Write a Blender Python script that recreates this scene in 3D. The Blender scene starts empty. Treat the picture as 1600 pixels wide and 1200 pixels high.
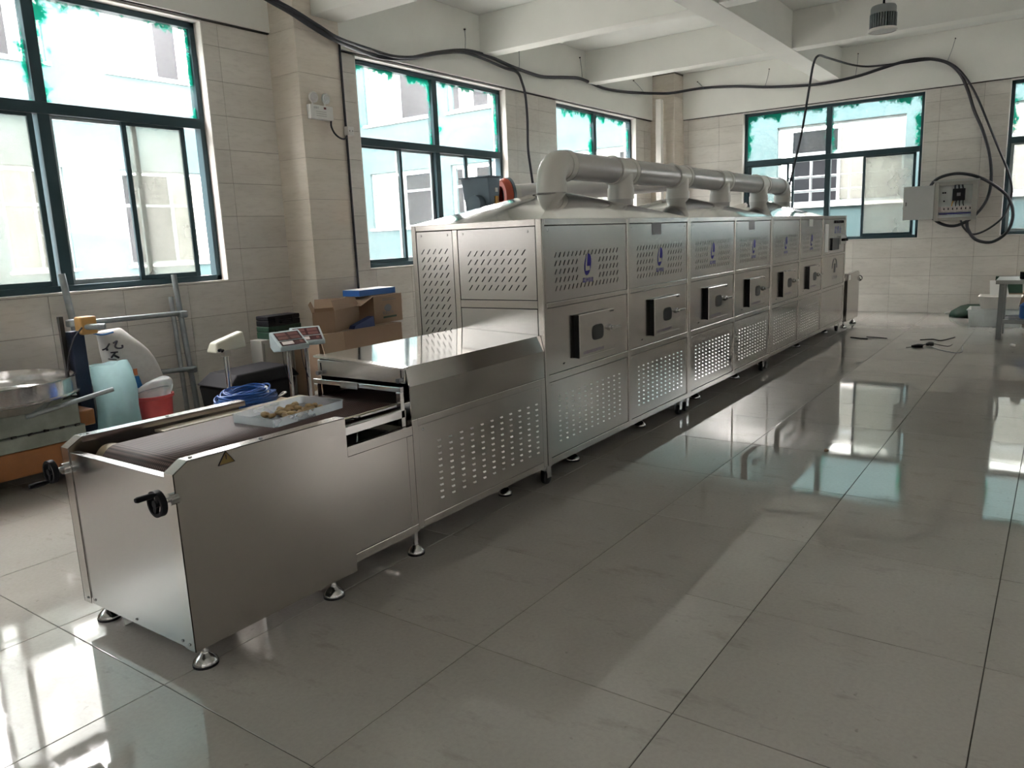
import bpy, math, random
from mathutils import Vector, Matrix, noise
random.seed(7)
SC = bpy.context.scene
COL = SC.collection

# ------------------------------------------------------------------ camera, world, exposure
CAM = Vector((-1.3825, -2.4418, 1.526)); YAW, PITCH, ROLL, FPX = 0.619, -0.1901, -0.0424, 1192.376
_f = Vector((math.cos(YAW)*math.cos(PITCH), math.sin(YAW)*math.cos(PITCH), math.sin(PITCH)))
_r0 = Vector((math.sin(YAW), -math.cos(YAW), 0)); _u0 = _r0.cross(_f)
_r = _r0*math.cos(ROLL)+_u0*math.sin(ROLL); _u = -_r0*math.sin(ROLL)+_u0*math.cos(ROLL)
cam = bpy.data.cameras.new('camera'); cam.sensor_width = 36; cam.lens = 36*FPX/1600; cam.clip_start = .05; cam.clip_end = 200
co = bpy.data.objects.new('camera', cam); COL.objects.link(co); SC.camera = co
co.matrix_world = Matrix(((_r.x, _u.x, -_f.x, CAM.x), (_r.y, _u.y, -_f.y, CAM.y), (_r.z, _u.z, -_f.z, CAM.z), (0, 0, 0, 1)))

world = bpy.data.worlds.new('sky'); SC.world = world; world.use_nodes = True
bg = world.node_tree.nodes['Background']; bg.inputs[0].default_value = (1, .935, .925, 1); bg.inputs[1].default_value = 17.0
SC.view_settings.view_transform = 'Standard'; SC.view_settings.look = 'None'
SC.view_settings.exposure = 1.0; SC.view_settings.gamma = 1; SC.view_settings.use_curve_mapping = False
SC.cycles.max_bounces = 10; SC.cycles.diffuse_bounces = 6; SC.cycles.glossy_bounces = 5; SC.cycles.transparent_max_bounces = 16
SC.cycles.transmission_bounces = 8; SC.cycles.use_denoising = True; SC.cycles.caustics_reflective = False; SC.cycles.caustics_refractive = False
SC.cycles.sample_clamp_indirect = 6

# ------------------------------------------------------------------ measuring helpers (a sight line meets a known plane of the room)
def ray(u, v): return _f+_r*((u-800)/FPX)-_u*((v-600)/FPX)
def ony(u, v, y): d = ray(u, v); return CAM+d*((y-CAM.y)/d.y)
def onx(u, v, x): d = ray(u, v); return CAM+d*((x-CAM.x)/d.x)
def onz(u, v, z=0): d = ray(u, v); return CAM+d*((z-CAM.z)/d.z)

# ------------------------------------------------------------------ materials
def nmat(name):
    m = bpy.data.materials.new(name); m.use_nodes = True
    return m, m.node_tree, m.node_tree.nodes['Principled BSDF']
def ramp(nt, src, stops):
    r = nt.nodes.new('ShaderNodeValToRGB'); nt.links.new(src, r.inputs[0]); e = r.color_ramp.elements
    while len(e) < len(stops): e.new(.5)
    for k, (p, c) in enumerate(stops):
        e[k].position = p; e[k].color = (c, c, c, 1) if isinstance(c, (int, float)) else (*c, 1)
    return r.outputs[0]
def tnoise(nt, scale, detail=4, rough=.55, stretch=None, kind='Object'):
    tc = nt.nodes.new('ShaderNodeTexCoord'); src = tc.outputs[kind]
    if kind == 'World':
        pass
    if stretch:
        mp = nt.nodes.new('ShaderNodeMapping'); mp.inputs['Scale'].default_value = stretch; nt.links.new(src, mp.inputs[0]); src = mp.outputs[0]
    n = nt.nodes.new('ShaderNodeTexNoise'); n.inputs['Scale'].default_value = scale; n.inputs['Detail'].default_value = detail; n.inputs['Roughness'].default_value = rough
    nt.links.new(src, n.inputs['Vector']); return n.outputs['Fac']
def wnoise(nt, scale, detail=4, rough=.55, stretch=None):
    g = nt.nodes.new('ShaderNodeNewGeometry'); src = g.outputs['Position']
    if stretch:
        mp = nt.nodes.new('ShaderNodeMapping'); mp.inputs['Scale'].default_value = stretch; nt.links.new(src, mp.inputs[0]); src = mp.outputs[0]
    n = nt.nodes.new('ShaderNodeTexNoise'); n.inputs['Scale'].default_value = scale; n.inputs['Detail'].default_value = detail; n.inputs['Roughness'].default_value = rough
    nt.links.new(src, n.inputs['Vector']); return n.outputs['Fac']
def mixc(nt, fac, a, b, mode='MIX'):
    m = nt.nodes.new('ShaderNodeMix'); m.data_type = 'RGBA'; m.blend_type = mode
    for sock, v in ((m.inputs[0], fac), (m.inputs[6], a), (m.inputs[7], b)):
        if hasattr(v, 'links') or isinstance(v, bpy.types.NodeSocket): nt.links.new(v, sock)
        elif isinstance(v, (int, float)): sock.default_value = v
        else: sock.default_value = (*v, 1)
    return m.outputs[2]
def bump(nt, bsdf, h, strength, dist=.002):
    b = nt.nodes.new('ShaderNodeBump'); b.inputs['Strength'].default_value = strength; b.inputs['Distance'].default_value = dist
    nt.links.new(h, b.inputs['Height']); nt.links.new(b.outputs[0], bsdf.inputs['Normal'])
def plain(name, col, rough=.5, metal=0, var=.12, scale=9, bmp=0, spec=.5):
    m, nt, b = nmat(name); n = wnoise(nt, scale)
    c2 = tuple(max(0, x*(1-var*1.6)) for x in col); c1 = tuple(min(1, x*(1+var)) for x in col)
    nt.links.new(mixc(nt, n, c2, c1), b.inputs['Base Color'])
    b.inputs['Roughness'].default_value = rough; b.inputs['Metallic'].default_value = metal; b.inputs['Specular IOR Level'].default_value = spec
    if bmp: bump(nt, b, wnoise(nt, scale*6), bmp)
    return m
def steel(name, col, lo, hi, stretch, scale=30, big=.06):
    m, nt, b = nmat(name); b.inputs['Metallic'].default_value = 1
    n = wnoise(nt, scale, 3, .6, stretch); n2 = wnoise(nt, 2.2, 3)
    nt.links.new(ramp(nt, n, [(.3, lo), (.7, hi)]), b.inputs['Roughness'])
    nt.links.new(mixc(nt, n2, tuple(x*(1-big) for x in col), tuple(min(1, x*(1+big)) for x in col)), b.inputs['Base Color'])
    return m
M = {}
M['steel'] = steel('brushed_steel', (.57, .545, .52), .17, .21, (1, 1, 22))
M['steel_sheet'] = steel('satin_steel_sheet', (.56, .55, .54), .20, .24, (1, 1, 16))
M['steel_bright'] = steel('polished_steel', (.74, .73, .72), .10, .2, (3, 3, 3))
M['hood'] = steel('hood_steel', (.60, .59, .57), .06, .10, (1, 1, 1), 3)
M['chrome'] = plain('chrome', (.50, .50, .50), .18, 1, .05)
M['galv'] = plain('galvanised_pipe', (.30, .33, .34), .48, .75, .25, 14, .2)
M['rubber'] = plain('black_rubber', (.012, .012, .014), .55)
M['black'] = plain('black_plastic', (.013, .013, .016), .6, 0, .1, spec=.12)
M['cable'] = plain('cable_sheath', (.016, .018, .026), .42, 0, .1)
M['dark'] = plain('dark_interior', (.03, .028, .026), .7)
M['pvc'] = plain('pvc_fitting', (.68, .67, .63), .30, 0, .06, 5)
M['pvc_pipe'] = plain('pvc_pipe', (.54, .53, .52), .27, 0, .06, 5)
M['white_pipe'] = plain('white_duct', (.72, .70, .70), .35, 0, .03, 4)
M['frame'] = plain('window_frame', (.020, .050, .062), .38, .25, .1)
M['frame_grey'] = plain('silver_stile', (.36, .42, .43), .4, .5)
M['white'] = plain('white_plaster', (.78, .76, .72), .7, 0, .05)
M['beam'] = plain('ceiling_paint', (.80, .81, .77), .8, 0, .07, 1.4, .15)
M['ceiling'] = plain('ceiling_slab', (.76, .78, .75), .85, 0, .08, 1.2)
M['grout'] = plain('grout', (.05, .045, .04), .9)
M['wall_grout'] = plain('wall_grout', (.17, .155, .135), .9)
M['wall_plain'] = plain('far_wall_paint', (.76, .74, .70), .7, 0, .06, 1)
M['card'] = plain('cardboard', (.29, .20, .135), .8, 0, .12, 3)
M['card_in'] = plain('cardboard_inside', (.37, .265, .185), .85, 0, .1, 3)
M['blue_box'] = plain('blue_card', (.03, .13, .42), .45, 0, .1)
M['navy'] = plain('navy_card', (.02, .04, .14), .5)
M['green_case'] = plain('green_plastic', (.015, .045, .028), .5, spec=.3)
M['scale_body'] = plain('scale_grey', (.40, .48, .50), .42, 0, .05)
M['cream'] = plain('cream_plastic', (.50, .49, .41), .5, 0, .06)
M['disp'] = plain('display_panel', (.055, .02, .022), .2)
M['disp_red'] = plain('display_window', (.17, .075, .07), .15)
M['keys'] = plain('keypad', (.62, .56, .54), .5)
M['blue_cable'] = plain('blue_cable', (.012, .09, .34), .4, 0, .2, 40)
M['white_tape'] = plain('white_tape', (.7, .7, .68), .5)
M['red_plastic'] = plain('red_plastic', (.55, .075, .08), .4)
M['clear_bag'] = None
M['sack'] = plain('woven_sack', (.60, .59, .57), .65, 0, .1, 30, .3)
M['sack_blue'] = plain('sack_print_blue', (.02, .15, .42), .6)
M['sack_orange'] = plain('sack_print_orange', (.6, .2, .08), .6)
M['ink'] = plain('ink', (.015, .012, .025), .6)
M['logo'] = plain('logo_blue', (.025, .018, .22), .6, 0, .05, spec=.2)
M['letter'] = plain('lettering_purple', (.045, .02, .085), .4, 0, .05)
M['orange'] = plain('orange_paint', (.30, .12, .04), .55, 0, .2, 7)
M['pale_green'] = plain('pale_green_paint', (.26, .29, .25), .7, 0, .5, 5, .3)
M['navy_post'] = plain('blue_steel_post', (.02, .028, .06), .4, .3, .2)
M['yellow'] = plain('yellow_card', (.52, .30, .10), .6, 0, .2, 8)
M['cabinet'] = plain('grey_cabinet', (.33, .32, .29), .5, .2, .05)
M['belt_board'] = plain('beige_board', (.42, .36, .27), .6, 0, .1)
M['drum'] = plain('tan_drum', (.36, .29, .20), .55)
M['red_seal'] = plain('red_gasket', (.50, .09, .05), .55, 0, .1)
M['blower'] = plain('blue_grey_metal', (.13, .175, .21), .4, .4, .06)
M['amber'] = plain('amber_label', (.62, .30, .03), .4)
M['ginger'] = plain('ginger_skin', (.36, .25, .125), .8, 0, .35, 45, .8)
M['box_grey'] = plain('grey_enamel', (.42, .43, .42), .35, .2, .04)
M['mount'] = plain('mounting_plate', (.62, .65, .63), .5)
M['screen'] = plain('control_screen', (.012, .016, .018), .3, spec=.3)
M['nameplate'] = plain('nameplate', (.16, .16, .17), .35, .4)
M['paper'] = plain('paper', (.72, .72, .70), .7, 0, .03)
M['warn'] = plain('warning_yellow', (.16, .115, .03), .5)
M['bench'] = plain('bench_steel', (.27, .29, .29), .45, .5, .1)
M['scrap'] = plain('dark_scrap', (.022, .025, .025), .7)
M['dark_red'] = plain('dark_red_paint', (.13, .025, .025), .5)
M['concrete'] = plain('yard_concrete', (.30, .295, .285), .9, 0, .1, .5)
M['inside_dark'] = plain('unlit_room', (.030, .030, .035), .9)  # near-black colour stands for the shade inside rooms across the yard
M['sky_screen_grey'] = plain('sky_screen_render', (.13, .125, .12), .9, 0, .1, .5)

def m_tile(name, cols, rough_lo, rough_hi, vein, joint_var, spec=.5, floor=False):
    m, nt, b = nmat(name)
    oi = nt.nodes.new('ShaderNodeObjectInfo')
    if floor:
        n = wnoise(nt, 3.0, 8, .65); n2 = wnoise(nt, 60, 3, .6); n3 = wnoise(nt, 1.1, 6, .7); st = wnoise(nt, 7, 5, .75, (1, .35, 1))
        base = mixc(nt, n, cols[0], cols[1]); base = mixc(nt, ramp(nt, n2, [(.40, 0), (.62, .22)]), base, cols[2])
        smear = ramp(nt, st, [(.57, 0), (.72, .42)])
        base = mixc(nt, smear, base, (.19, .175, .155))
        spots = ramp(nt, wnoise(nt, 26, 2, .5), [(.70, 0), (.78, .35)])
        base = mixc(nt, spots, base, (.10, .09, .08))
        mx = nt.nodes.new('ShaderNodeMath'); mx.operation = 'ADD'
        nt.links.new(ramp(nt, n3, [(.35, rough_lo), (.75, rough_hi)]), mx.inputs[0]); nt.links.new(ramp(nt, st, [(.5, 0), (.75, .12)]), mx.inputs[1])
        nt.links.new(mx.outputs[0], b.inputs['Roughness'])
        bump(nt, b, wnoise(nt, 1.3, 2), .03, .003)
    else:
        n = wnoise(nt, 2.6, 7, .62, vein); n2 = wnoise(nt, 16, 5, .6, vein)
        base = mixc(nt, ramp(nt, n, [(.32, 0), (.68, 1)]), cols[0], cols[1]); base = mixc(nt, ramp(nt, n2, [(.50, 0), (.72, .45)]), base, cols[2])
        nt.links.new(ramp(nt, n, [(.3, rough_lo), (.7, rough_hi)]), b.inputs['Roughness'])
    v = nt.nodes.new('ShaderNodeMapRange'); nt.links.new(oi.outputs['Random'], v.inputs[0]); v.inputs[3].default_value = 1-joint_var; v.inputs[4].default_value = 1+joint_var
    hs = nt.nodes.new('ShaderNodeHueSaturation'); nt.links.new(v.outputs[0], hs.inputs['Value']); nt.links.new(base, hs.inputs['Color'])
    nt.links.new(hs.outputs[0], b.inputs['Base Color']); b.inputs['Specular IOR Level'].default_value = spec
    return m
M['tile_l'] = m_tile('wall_tile_left', [(.62, .595, .55), (.71, .685, .64), (.50, .475, .435)], .16, .26, (.5, 1, 2.4), .05)
M['tile_f'] = m_tile('wall_tile_end', [(.62, .595, .55), (.71, .685, .64), (.50, .475, .435)], .16, .26, (1, .5, 2.4), .05)
M['tile_c'] = m_tile('column_tile', [(.64, .585, .505), (.71, .66, .585), (.54, .485, .415)], .13, .2, (.5, .5, 3), .03)
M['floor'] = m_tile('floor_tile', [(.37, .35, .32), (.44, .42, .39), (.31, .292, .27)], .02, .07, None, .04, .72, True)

def glass(name, film=0, stain=0, tint=(.97, .985, .98), seed=0):
    m = bpy.data.materials.new(name); m.use_nodes = True; nt = m.node_tree; nt.nodes.clear()
    out = nt.nodes.new('ShaderNodeOutputMaterial'); tr = nt.nodes.new('ShaderNodeBsdfTransparent'); tr.inputs[0].default_value = (*tint, 1)
    gl = nt.nodes.new('ShaderNodeBsdfGlossy'); gl.inputs['Roughness'].default_value = .02
    lw = nt.nodes.new('ShaderNodeLayerWeight'); pw = nt.nodes.new('ShaderNodeMath'); pw.operation = 'POWER'; pw.inputs[1].default_value = 5; nt.links.new(lw.outputs['Facing'], pw.inputs[0])
    fr = nt.nodes.new('ShaderNodeMapRange'); nt.links.new(pw.outputs[0], fr.inputs[0]); fr.inputs[3].default_value = .035; fr.inputs[4].default_value = .85
    mx = nt.nodes.new('ShaderNodeMixShader'); nt.links.new(fr.outputs[0], mx.inputs[0]); nt.links.new(tr.outputs[0], mx.inputs[1]); nt.links.new(gl.outputs[0], mx.inputs[2])
    top = mx.outputs[0]
    def layer(color, fac, top):
        tl = nt.nodes.new('ShaderNodeBsdfTranslucent'); df = nt.nodes.new('ShaderNodeBsdfDiffuse'); a = nt.nodes.new('ShaderNodeMixShader'); a.inputs[0].default_value = .4
        tl.inputs[0].default_value = (*color, 1); df.inputs[0].default_value = (*color, 1)
        nt.links.new(tl.outputs[0], a.inputs[1]); nt.links.new(df.outputs[0], a.inputs[2])
        s = nt.nodes.new('ShaderNodeMixShader'); nt.links.new(fac, s.inputs[0]); nt.links.new(top, s.inputs[1]); nt.links.new(a.outputs[0], s.inputs[2])
        return s.outputs[0]
    n = wnoise(nt, 1.7, 5, .6)
    top = layer((.86, .88, .87), ramp(nt, n, [(.35, film*.75), (.7, min(1, film*1.15))]), top)
    if stain:
        tc = nt.nodes.new('ShaderNodeTexCoord'); sp = nt.nodes.new('ShaderNodeSeparateXYZ'); nt.links.new(tc.outputs['Generated'], sp.inputs[0])
        nn = wnoise(nt, 3.6, 8, .72)
        def mth(op, a, b=None):
            k = nt.nodes.new('ShaderNodeMath'); k.operation = op
            for i, v in enumerate((a, b)):
                if v is None: continue
                if isinstance(v, (int, float)): k.inputs[i].default_value = v
                else: nt.links.new(v, k.inputs[i])
            return k.outputs[0]
        u = sp.outputs[0 if stain == 'x' else 1]; w = sp.outputs[2]
        du = mth('ABSOLUTE', mth('SUBTRACT', u, .5)); du = mth('MULTIPLY', mth('SUBTRACT', du, .5), 3.2)
        dz = mth('MULTIPLY', mth('SUBTRACT', w, 1.0), 1.7)
        e = mth('MAXIMUM', du, dz); e = mth('ADD', e, mth('MULTIPLY', mth('SUBTRACT', nn, .43), 1.7))
        top = layer((.004, .27, .19), ramp(nt, e, [(.0, 0), (.16, .92)]), top)
        top = layer((.02, .55, .42), ramp(nt, e, [(-.14+.14, 0), (.3, .15)]), top)
    nt.links.new(top, out.inputs[0]); return m
M['glass'] = glass('window_glass', .025)
M['glass_x'] = glass('stained_glass_side', .025, 'x')
M['glass_y'] = glass('stained_glass_end', .025, 'y')
M['film'] = glass('filmed_glass', .55, 0, (.95, .98, .96))
for nd in M['film'].node_tree.nodes:
    if nd.type in ('BSDF_TRANSLUCENT', 'BSDF_DIFFUSE'): nd.inputs[0].default_value = (.24, .247, .225, 1)
M['clear_bag'] = glass('clear_plastic', .5, 0, (.8, .92, .92))
M['green_bag'] = glass('sea_green_bag', .86, 0, (.7, .9, .88))
for nd in M['green_bag'].node_tree.nodes:
    if nd.type in ('BSDF_TRANSLUCENT', 'BSDF_DIFFUSE'): nd.inputs[0].default_value = (.46, .64, .66, 1)
M['tray'] = glass('tray_plastic', .33, 0, (.93, .96, .98))
for nd in M['tray'].node_tree.nodes:
    if nd.type in ('BSDF_TRANSLUCENT', 'BSDF_DIFFUSE'): nd.inputs[0].default_value = (.86, .90, .93, 1)
M['bin'] = glass('storage_plastic', .78, 0, (.8, .85, .85))

# conveyor belt: woven rod mesh
def m_belt():
    m, nt, b = nmat('mesh_belt'); g = nt.nodes.new('ShaderNodeNewGeometry')
    w = nt.nodes.new('ShaderNodeTexWave'); w.wave_type = 'BANDS'; w.bands_direction = 'X'; w.inputs['Scale'].default_value = 20; nt.links.new(g.outputs['Position'], w.inputs[0])
    w2 = nt.nodes.new('ShaderNodeTexWave'); w2.bands_direction = 'Y'; w2.inputs['Scale'].default_value = 26; nt.links.new(g.outputs['Position'], w2.inputs[0])
    k = nt.nodes.new('ShaderNodeMath'); k.operation = 'MULTIPLY'; nt.links.new(w.outputs['Fac'], k.inputs[0]); nt.links.new(w2.outputs['Fac'], k.inputs[1])
    nt.links.new(mixc(nt, ramp(nt, k.outputs[0], [(.05, 0), (.6, 1)]), (.035, .020, .019), (.17, .105, .095)), b.inputs['Base Color'])
    b.inputs['Roughness'].default_value = .62; b.inputs['Specular IOR Level'].default_value = .3; bump(nt, b, k.outputs[0], .4, .002); return m
M['belt'] = m_belt()
def m_facade():
    m, nt, b = nmat('cyan_render'); n = wnoise(nt, .55, 6, .65); n2 = wnoise(nt, .18, 4)
    c = mixc(nt, ramp(nt, n, [(.38, 0), (.62, 1)]), (.029, .070, .075), (.044, .079, .082)); c = mixc(nt, ramp(nt, n2, [(.60, 0), (.72, .55)]), c, (.10, .118, .12))
    nt.links.new(c, b.inputs['Base Color']); b.inputs['Roughness'].default_value = .9; return m
M['facade'] = m_facade()

# ------------------------------------------------------------------ mesh builder
ORG = {}
class MB:
    def __init__(s): s.v = []; s.f = []
    def add(s, vs, fs):
        o = len(s.v); s.v += [tuple(p) for p in vs]; s.f += [tuple(i+o for i in q) for q in fs]; return s
    def box(s, x0, x1, y0, y1, z0, z1):
        x0, x1 = min(x0, x1), max(x0, x1); y0, y1 = min(y0, y1), max(y0, y1); z0, z1 = min(z0, z1), max(z0, z1)
        return s.add([(x0, y0, z0), (x1, y0, z0), (x1, y1, z0), (x0, y1, z0), (x0, y0, z1), (x1, y0, z1), (x1, y1, z1), (x0, y1, z1)],
                     [(0, 3, 2, 1), (4, 5, 6, 7), (0, 1, 5, 4), (1, 2, 6, 5), (2, 3, 7, 6), (3, 0, 4, 7)])
    def obox(s, c, ax, hx, hy, hz):
        X, Y, Z = [Vector(a).normalized() for a in ax]; c = Vector(c)
        vs = [c+X*(sx*hx)+Y*(sy*hy)+Z*(sz*hz) for sz in (-1, 1) for sx, sy in ((-1, -1), (1, -1), (1, 1), (-1, 1))]
        return s.add(vs, [(0, 3, 2, 1), (4, 5, 6, 7), (0, 1, 5, 4), (1, 2, 6, 5), (2, 3, 7, 6), (3, 0, 4, 7)])
    def hexa(s, b, t):
        return s.add(list(b)+list(t), [(0, 3, 2, 1), (4, 5, 6, 7), (0, 1, 5, 4), (1, 2, 6, 5), (2, 3, 7, 6), (3, 0, 4, 7)])
    def prism(s, poly, axis, a, b):
        def P(p, t): return {'x': (t, p[0], p[1]), 'y': (p[0], t, p[1]), 'z': (p[0], p[1], t)}[axis]
        n = len(poly); vs = [P(p, a) for p in poly]+[P(p, b) for p in poly]
        return s.add(vs, [tuple(range(n))[::-1], tuple(range(n, 2*n))]+[(i, (i+1) % n, n+(i+1) % n, n+i) for i in range(n)])
    def cyl(s, p0, p1, r0, r1=None, n=20, caps=True):
        r1 = r0 if r1 is None else r1; p0, p1 = Vector(p0), Vector(p1); d = (p1-p0).normalized()
        a = d.orthogonal().normalized(); b = d.cross(a)
        vs = [p+(a*math.cos(t)+b*math.sin(t))*r for p, r in ((p0, r0), (p1, r1)) for t in [2*math.pi*i/n for i in range(n)]]
        fs = [(i, (i+1) % n, n+(i+1) % n, n+i) for i in range(n)]
        if caps: fs += [tuple(range(n))[::-1], tuple(range(n, 2*n))]
        return s.add(vs, fs)
    def tube(s, pts, r, n=8, caps=True, smooth=0):
        pts = [Vector(p) for p in pts]
        if smooth: pts = catmull(pts, smooth)
        rs = r if isinstance(r, (list, tuple)) else [r]*len(pts)
        if len(rs) != len(pts): rs = [rs[min(len(rs)-1, int(i*len(rs)/len(pts)))] for i in range(len(pts))]
        up = None; vs = []
        for i, p in enumerate(pts):
            d = (pts[min(i+1, len(pts)-1)]-pts[max(i-1, 0)]).normalized()
            if up is None: up = d.orthogonal().normalized()
            up = (up-d*up.dot(d)); up = up.normalized() if up.length > 1e-6 else d.orthogonal().normalized()
            w = d.cross(up)
            vs += [p+(up*math.cos(t)+w*math.sin(t))*rs[i] for t in [2*math.pi*k/n for k in range(n)]]
        fs = [(i*n+k, i*n+(k+1) % n, (i+1)*n+(k+1) % n, (i+1)*n+k) for i in range(len(pts)-1) for k in range(n)]
        if caps: fs += [tuple(range(n))[::-1], tuple(range((len(pts)-1)*n, len(pts)*n))]
        return s.add(vs, fs)
    def lathe(s, prof, c, axis=(0, 0, 1), n=24, caps=True):
        d = Vector(axis).normalized(); a = d.orthogonal().normalized(); b = d.cross(a); c = Vector(c)
        vs = [c+d*h+(a*math.cos(t)+b*math.sin(t))*r for r, h in prof for t in [2*math.pi*k/n for k in range(n)]]
        m = len(prof); fs = [(i*n+k, i*n+(k+1) % n, (i+1)*n+(k+1) % n, (i+1)*n+k) for i in range(m-1) for k in range(n)]
        if caps: fs += [tuple(range(n))[::-1], tuple(range((m-1)*n, m*n))]
        return s.add(vs, fs)
    def torus(s, c, axis, R, r, n=32, k=10):
        d = Vector(axis).normalized(); a = d.orthogonal().normalized(); b = d.cross(a); c = Vector(c); vs = []
        for i in range(n):
            t = 2*math.pi*i/n; o = a*math.cos(t)+b*math.sin(t)
            vs += [c+o*(R+r*math.cos(q))+d*(r*math.sin(q)) for q in [2*math.pi*j/k for j in range(k)]]
        return s.add(vs, [(i*k+j, ((i+1) % n)*k+j, ((i+1) % n)*k+(j+1) % k, i*k+(j+1) % k) for i in range(n) for j in range(k)])
    def loft(s, secs, n=24, amp=0, fr=4, power=2.0, caps=True, seed=0):
        vs = []
        for cx, cy, cz, rx, ry in secs:
            for k in range(n):
                t = 2*math.pi*k/n; ct, st = math.cos(t), math.sin(t)
                q = (abs(ct)**power+abs(st)**power)**(-1/power)
                p = Vector((cx+rx*ct*q, cy+ry*st*q, cz))
                if amp:
                    w = noise.noise_vector(p*fr+Vector((seed, seed*1.7, 0)))*amp; p += w
                vs.append(p)
        m = len(secs); fs = [(i*n+k, i*n+(k+1) % n, (i+1)*n+(k+1) % n, (i+1)*n+k) for i in range(m-1) for k in range(n)]
        if caps: fs += [tuple(range(n))[::-1], tuple(range((m-1)*n, m*n))]
        return s.add(vs, fs)
    def build(s, name, mat, parent=None, bevel=0, smooth=None, solid=0, sub=0, seg=2):
        if parent is not None: o0 = ORG[parent.name]
        else:
            xs, ys, zs = zip(*s.v); o0 = Vector(((min(xs)+max(xs))/2, (min(ys)+max(ys))/2, min(zs)))
        me = bpy.data.meshes.new(name); me.from_pydata([(x-o0.x, y-o0.y, z-o0.z) for x, y, z in s.v], [], s.f); me.update()
        me.materials.append(M[mat] if isinstance(mat, str) else mat)
        if smooth is not None:
            for p in me.polygons: p.use_smooth = True
            if smooth < 180: me.set_sharp_from_angle(angle=math.radians(smooth))
        o = bpy.data.objects.new(name, me); COL.objects.link(o)
        if parent is not None: o.parent = parent
        else: o.location = o0
        ORG[o.name] = o0
        if solid:
            k = o.modifiers.new('thick', 'SOLIDIFY'); k.thickness = solid; k.offset = 0
        if sub:
            k = o.modifiers.new('round', 'SUBSURF'); k.levels = sub; k.render_levels = sub
        if bevel:
            k = o.modifiers.new('edge', 'BEVEL'); k.width = bevel; k.segments = seg; k.limit_method = 'ANGLE'; k.angle_limit = math.radians(40)
        return o
def catmull(p, k):
    out = []; q = [p[0]*2-p[1]]+p+[p[-1]*2-p[-2]]
    for i in range(1, len(q)-2):
        a, b, c, d = q[i-1:i+3]
        for j in range(k):
            t = j/k; out.append(.5*((2*b)+(c-a)*t+(2*a-5*b+4*c-d)*t*t+(3*b-a-3*c+d)*t**3))
    return out+[p[-1]]
def tag(o, label=None, cat=None, group=None, kind=None):
    for k, v in (('label', label), ('category', cat), ('group', group), ('kind', kind)):
        if v: o[k] = v
    return o
def thing(name, loc, label, cat, group=None, kind=None):
    o = bpy.data.objects.new(name, None); COL.objects.link(o); o.location = loc; o.empty_display_size = .1; ORG[o.name] = Vector(loc)
    return tag(o, label, cat, group, kind)
def text_mb(body, size, mp):
    """letters as flat outlines mapped by mp(u, v) into space"""
    cu = bpy.data.curves.new('lettering', 'FONT'); cu.body = body; cu.size = size; cu.align_x = 'CENTER'; cu.resolution_u = 2
    o = bpy.data.objects.new('lettering', cu); COL.objects.link(o); dg = bpy.context.evaluated_depsgraph_get(); dg.update()
    me = o.evaluated_get(dg).to_mesh(); mb = MB(); mb.add([mp(v.co.x, v.co.y) for v in me.vertices], [tuple(p.vertices) for p in me.polygons])
    bpy.data.objects.remove(o); bpy.data.curves.remove(cu); return mb

# ------------------------------------------------------------------ the room shell
XW, YW, XB, YR = 12.97, 4.0, -7.0, -9.4      # end wall, window wall, wall behind, far side wall
SILL, HEAD, CEIL, TH = 1.235, 3.555, 4.385, .24
WIN_L = [(-3.98, -1.10), (.22, 3.08), (4.94, 7.80), (9.12, 11.90)]       # along x on the window wall
WIN_F = [(-7.05, -5.85), (-4.55, -1.70), (-.565, 2.39)]                   # along y on the end wall

# floor: polished tiles over a grout bed
TX, TY, TT, TS = .6951, -.743, -.0066, .8
ct, st = math.cos(TT), math.sin(TT)
floor = MB().box(XB, XW+TH, YR, YW+TH, -.16, -.003).build('floor', 'grout'); tag(floor, 'polished grey porcelain tile floor with dark joints', 'floor', kind='structure')
tile_me = {}
cells = []
for i in range(-11, 18):
    for j in range(-12, 8):
        x0, x1 = i*TS+.0018, (i+1)*TS-.0018; y0, y1 = j*TS+.0018, (j+1)*TS-.0018
        x0, x1 = max(x0, XB-TX), min(x1, XW-TX); y0, y1 = max(y0, YR-TY), min(y1, YW-TY)
        if x1-x0 < .03 or y1-y0 < .03: continue
        cxx, cyy = TX+(x0+x1)/2*ct-(y0+y1)/2*st, TY+(x0+x1)/2*st+(y0+y1)/2*ct
        d = Vector((cxx, cyy, 0))-CAM; dep = d.dot(_f); px = d.dot(_r)/max(dep, .01)
        cells.append((0 if dep > .3 and abs(px) < .85 else 1, d.length, x0, x1, y0, y1, cxx, cyy))
cells.sort()
rest = MB()
for k, (_, _, x0, x1, y0, y1, cx, cy) in enumerate(cells):
    w, h = round((x1-x0)/2, 4), round((y1-y0)/2, 4)
    if k < 250:
        if (w, h) not in tile_me:
            b = .0012; mb = MB()
            mb.add([(-w, -h, -.012), (w, -h, -.012), (w, h, -.012), (-w, h, -.012), (-w, -h, -b), (w, -h, -b), (w, h, -b), (-w, h, -b), (-w+b, -h+b, 0), (w-b, -h+b, 0), (w-b, h-b, 0), (-w+b, h-b, 0)],
                   [(0, 1, 5, 4), (1, 2, 6, 5), (2, 3, 7, 6), (3, 0, 4, 7), (4, 5, 9, 8), (5, 6, 10, 9), (6, 7, 11, 10), (7, 4, 8, 11), (8, 9, 10, 11)])
            me = bpy.data.meshes.new('tile'); me.from_pydata(mb.v, [], mb.f); me.materials.append(M['floor']); tile_me[(w, h)] = me
        o = bpy.data.objects.new('tile', tile_me[(w, h)]); COL.objects.link(o); o.parent = floor; o.location = Vector((cx, cy, 0))-ORG['floor']; o.rotation_euler.z = TT
    else: rest.box(cx-w, cx+w, cy-h, cy+h, -.012, 0)
tag(rest.build('tile_field', 'floor', floor), kind='stuff')

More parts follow.
